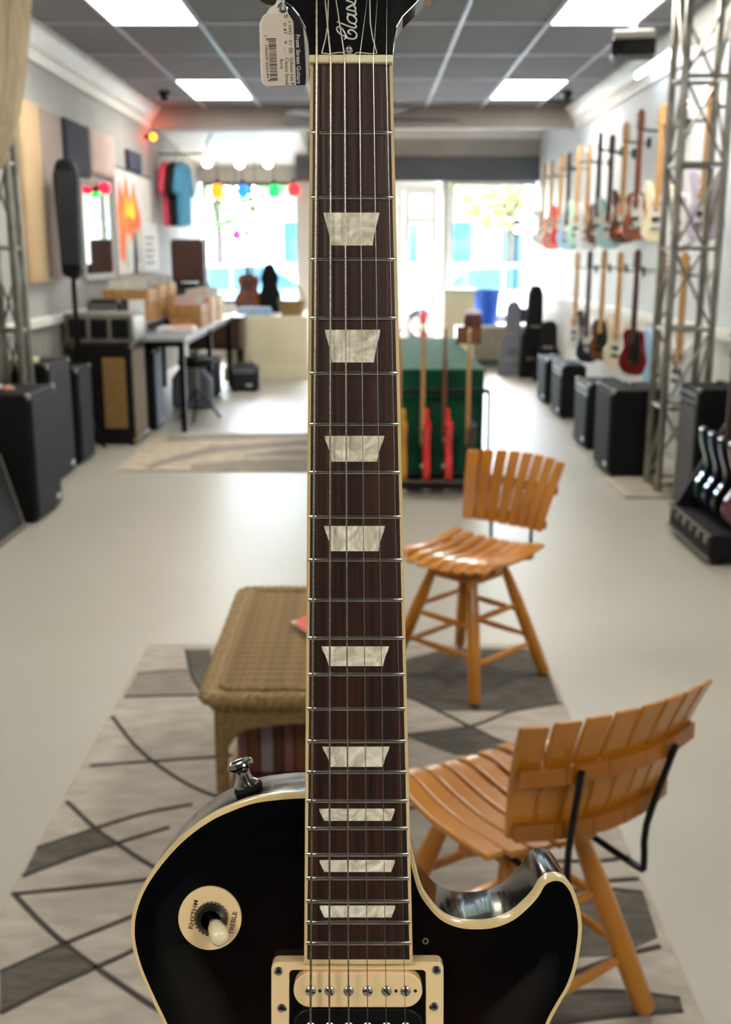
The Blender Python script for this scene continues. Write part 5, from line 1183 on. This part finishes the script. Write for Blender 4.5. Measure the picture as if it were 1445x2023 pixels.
MB().span(.002, .02, -hy+.05, hy-.05, .05, hh-.05).build('mirror_glass', mat('mirror_silver', '#e6eaec', .03, metal=1, c2='#e0e4e6'), t, smooth=False)
y0, y1, z0, z1 = wallrect(226, 342, 296, 540)
t = thing('flame_banner', 'cloth banner painted with orange and yellow flames on the left wall', 'banner', (XL+.004, (y0+y1)/2, z0)); hy, hh = (y1-y0)/2, z1-z0
MW = Matrix(((0, 0, 1, 0), (1, 0, 0, 0), (0, 1, 0, 0), (0, 0, 0, 1)))
MB().span(0, .02, -hy, hy, 0, hh).build('cloth', mat('banner_white', '#d9d3cf', .9), t, smooth=False); MB().cyl((.02, -hy-.03, hh), (.02, hy+.03, hh), .012).build('rod', BLACKM, t)
def shape(nm, P, m, d_): MB().prism([(a*hy, b_*hh) for a, b_ in P], d_, d_+.003, MW).build(nm, m, t, smooth=False)
shape('orange_flame', [(-.9, .15), (-.95, .6), (-.8, .9), (-.62, .72), (-.45, .98), (-.25, .7), (-.05, .92), (.15, .68), (.3, .55), (.2, .35), (-.1, .45), (-.3, .3), (-.55, .4), (-.7, .1)], mat('flame_orange', '#f07a35', .8, c2='#e85c22', scale=3), .02)
shape('yellow_flame', [(-.6, .55), (-.5, .75), (-.35, .62), (-.2, .75), (-.02, .6), (-.15, .52), (-.35, .56)], mat('flame_yellow', '#fccb1a', .8), .024)
shape('dark_stem', [(-.25, 0), (-.15, .4), (-.05, .42), (.02, .0)], mat('stem_navy', '#39404f', .8), .024); shape('pale_leaf', [(-.55, .05), (-.62, .25), (-.45, .42), (-.35, .25), (-.42, .06)], mat('leaf_pale', '#c5d4c5', .8), .026); shape('pale_leaf', [(.05, .1), (-.02, .3), (.1, .5), (.2, .3)], MATS['leaf_pale'], .026)
y0, y1, z0, z1 = wallrect(276, 440, 308, 536, XL+.03)
t = thing('paper_poster', 'narrow white poster with grey scribbles in the left corner', 'poster', (XL+.03, (y0+y1)/2+.12, z0)); hy, hh = (y1-y0)/2, z1-z0
MB().span(0, .004, -hy, hy, 0, hh).build('paper', mat('poster_white', '#ddd8d4', .7), t, smooth=False)
for k in range(5): MB().span(.004, .006, -hy*.6, hy*(.5-.2*(k % 2)), hh*(.15+.13*k), hh*(.20+.13*k)).build('scribble', mat('poster_grey', '#77767c', .7), t, smooth=False)
# shirts on a rail in the far left corner
t = thing('clothes_rail', 'short black rail for shirts in the far left corner', 'rail', (-2.2, 12.9, 0))
MB().cyl((-.18, 0, 2.62), (.36, 0, 2.62), .012).build('bar', BLACKM, t); MB().cyl((-.2, 0, 2.62), (-.18, 0, 2.62), .016).build('flange', BLACKM, t); MB().tube([(.36, 0, 2.62), (.36, 0, 2.75), (.36, .5, 2.92)], .01).build('hanger_arm', BLACKM, t)
for k, (c_, lb) in enumerate((('#e0506a', 'pink shirt hanging on the rail in the far left corner'), ('#16161a', 'black shirt hanging between the pink and blue shirts'), ('#4f9fc4', 'blue shirt hanging on the rail nearest the window'))):
    s = thing('hanging_shirt', lb, 'shirt', (-2.3+k*.085, 12.9, 1.81), R(83))
    P_ = [(-.19, 0), (.19, 0), (.2, .46), (.30, .33), (.36, .40), (.24, .66), (.10, .72), (0, .69), (-.10, .72), (-.24, .66), (-.36, .40), (-.30, .33), (-.2, .46)]
    MB().prism(P_, -.035, .035, RX).build('cloth', mat('shirt_%d' % k, c_, .85), s, bevel=.02, smooth=True); MB().tube([(0, 0, .68), (0, 0, .74), (.02, 0, .765), (0, 0, .785)], .005, 6).build('hanger_hook', STEEL, s)
# ------------------------------------------------------------------ lamps at the front window
for k, (px_, py_) in enumerate(((410, 320), (474, 322), (530, 321))):
    p = aty(px_, py_, 15.2); lb = ('left', 'middle', 'right')[k]
    t = thing('track_spotlight', 'warm lit track spotlight above the display window, %s one of three' % lb, 'spotlight', (p.x, 15.2, p.z), 0, 'track spotlights')
    MB().lathe([(.03, .06), (.075, .0), (.08, -.02), (.07, -.02)], (0, .02, 0), (0, -1, -.3), 16).build('can', WHITE, t); MB().ball((0, -.02, -.01), .062).build('lamp', mat('spot_warm', '#fff3d0', .4, emit='#fff0c4', es=9), t)
    zt = 2.9-(15.2-13.2)/2.8*.18; MB().cyl((0, .03, 0), (0, .03, zt-p.z), .012).build('stem', WHITE, t)
BULBS = [((430, 378), '#ff8a1e', 'orange', .10), ((480, 378), '#1e78ff', 'blue', .09), ((542, 378), '#18d85a', 'green', .09), ((580, 376), '#ff2d3a', 'red', .09), ((468, 464), '#ff3d9a', 'pink', .07), ((505, 427), '#fff0b8', 'pale yellow', .06)]
for (px_, py_), c_, nm, r_ in BULBS:
    p = aty(px_, py_, 14.6); t = thing('hanging_bulb', '%s glowing globe hanging before the display window' % nm, 'light bulb', (p.x, 14.6, p.z), 0, 'coloured globes in the window')
    MB().ball((0, 0, 0), r_).build('globe', mat('globe_'+nm.replace(' ', '_'), c_, .3, emit=c_, es=1.3), t); MB().cyl((0, 0, r_*.9), (0, 0, r_+.05), .025, n=10).build('socket', BLACKP, t)
    zt = 2.9-(14.6-13.2)/2.8*.18; MB().cyl((0, 0, r_+.05), (0, 0, zt-p.z), .005, n=6).build('cord', BLACKP, t)
p = atx(212, 372, XL+.12); t = thing('wall_lamp', 'small round red lamp on the left wall above the mirror', 'lamp', (XL, p.y, p.z))
MB().cyl((0, 0, 0), (.05, 0, 0), .03, n=12).build('mount', BLACKP, t); MB().ball((.1, 0, 0), .055).build('globe', mat('globe_crimson', '#ff2040', .3, emit='#ff2040', es=1.2), t)
t = thing('corner_lamp', 'small orange lamp glowing in the far left corner under the bulkhead', 'lamp', (XL, 12.22, 2.74))
MB().cyl((0, 0, 0), (.06, 0, 0), .025, n=12).build('mount', BLACKP, t); MB().ball((.09, 0, 0), .035).build('globe', mat('globe_amber', '#ff5a14', .3, emit='#ff3c00', es=30), t)
# ------------------------------------------------------------------ display on the left platform
small_guitar('brown acoustic guitar standing on the window platform', 'acoustic', SUN, ROSEN, (-1.55, 14.3, .757), R(10), tilt=R(-8), group='guitars on the window platform')
t = thing('gig_bag', 'black gig bag standing upright on the window platform', 'bag', (-1.24, 14.0, .75))
MB().prism([(-.13, 0), (.13, 0), (.15, .2), (.10, .34), (.12, .44), (.05, .62), (-.05, .62), (-.12, .44), (-.10, .34), (-.15, .2)], -.05, .05, RX).build('bag', BLACKV, t, bevel=.02); MB().tube([(-.03, -.05, .4), (-.03, -.09, .36), (-.03, -.09, .26), (-.03, -.05, .22)], .008).build('handle', BLACKP, t)
t = thing('wicker_basket', 'tan wicker basket on the right end of the window platform', 'basket', (-.92, 13.4, .75))
MB().lathe([(0, 0), (.13, 0), (.15, .05), (.17, .16), (.18, .17), (.17, .18), (.14, .06), (.12, .02), (0, .02)], n=24).build('bowl', WICK, t); MB().tube([(-.17, 0, .16), (-.12, 0, .32), (0, 0, .38), (.12, 0, .32), (.17, 0, .16)], .01).build('handle', WICK, t)
t = thing('folded_cloth', 'pale blue folded cloth on the window platform', 'cloth', (-1.38, 13.35, .75))
for k in range(3): MB().span(-.22+.01*k, .22-.012*k, -.12, .12, .034*k, .034*k+.032).build('fold', mat('cloth_pale_blue', '#a9c4e4', .9), t, smooth=False, bevel=.012)
t = thing('branch_arrangement', 'bare twig branches rising before the display window', 'plant', (-1.6, 15.2, .75))
MB().lathe([(0, 0), (.08, 0), (.1, .1), (.06, .22), (.07, .26), (.05, .26), (.04, .2), (0, .02)], n=16).build('vase', DARKGREY, t)
for k in range(8):
    a = k*.8; rb = random.Random(k); e_ = Vector((math.cos(a)*rb.uniform(.3, .6), math.sin(a)*.25, rb.uniform(1.0, 1.55)))
    MB().tube(smooth_open([(0, 0, .05), e_*.45+Vector((rb.uniform(-.05, .05), 0, .1)), e_], 4), .007, 5).build('branch', mat('twig', '#8c7f86', .9), t)
# ------------------------------------------------------------------ ceiling things
t = thing('ceiling_fan', 'grey ceiling fan half hidden behind the guitar neck', 'fan', (-.02, 10.3, ZC-.012))
MB().cyl((0, 0, 0), (0, 0, -.05), .07, n=16).cyl((0, 0, -.05), (0, 0, -.29), .015).build('downrod', WHITE, t); MB().lathe([(0, -.28), (.09, -.29), (.12, -.33), (.11, -.4), (.05, -.43), (0, -.43)], n=20).build('motor', STEEL, t)
for k in range(5):
    a = k*2*math.pi/5+.1; u = Vector((math.cos(a), math.sin(a), 0)); MB().bar(u*.1+Vector((0, 0, -.36)), u*.24+Vector((0, 0, -.36)), .04, .008).build('blade_arm', STEEL, t, smooth=False)
    MB().box(u*.55+Vector((0, 0, -.36)), (.66, .14, .012), Matrix.Rotation(a, 3, 'Z') @ Matrix.Rotation(R(12), 3, 'X')).build('blade', mat('fan_blade', '#4d4f57', .5), t, smooth=False, bevel=.005)
p = aty(1252, 82, 6.9)
t = thing('ceiling_projector', 'black and white projector hung under the ceiling at the upper right', 'projector', (p.x, 6.9, p.z), R(-12))
MB().span(-.13, .13, -.11, .11, -.09, .0).build('body', BLACKP, t, smooth=False, bevel=.012); MB().span(-.12, .12, -.1, .1, .0, .05).build('top_cover', WHITE, t, smooth=False, bevel=.01); MB().cyl((-.08, -.10, -.045), (-.08, -.135, -.045), .035, n=16).build('lens', BLACKM, t); MB().cyl((0, 0, .05), (0, 0, ZC-.012-p.z), .016).build('pole', WHITE, t)
p, q = atx(1250, 150, 2.16), atx(1322, 105, 2.16)
t = thing('light_bar', 'white lit tube lamp along the right crown moulding', 'lamp', (2.165, (p.y+q.y)/2, (p.z+q.z)/2)); L_ = abs(p.y-q.y)/2
MB().span(0, .06, -L_, L_, .02, .05).build('housing', WHITE, t, smooth=False); MB().cyl((.03, -L_+.02, .0), (.03, L_-.02, .0), .02).build('tube', mat('tube_lit', '#ffffff', .4, emit='#f4f8ff', es=6), t); MB().span(.06, XR-.15-2.165+.02, -.02, .02, .02, .05).build('bracket', WHITE, t, smooth=False)
for (px_, py_, X, lb) in ((277, 192, -2.0, 'small black camera under the ceiling at the far left'), (1108, 192, 2.0, 'small black camera under the ceiling at the far right')):
    t = thing('security_camera', lb, 'camera', (X, 11.2, ZC-.012), 0, 'security cameras'); MB().cyl((0, 0, 0), (0, 0, -.03), .06, n=14).build('base', BLACKP, t); MB().ball((0, 0, -.04), .05).build('dome', BLACKP, t)
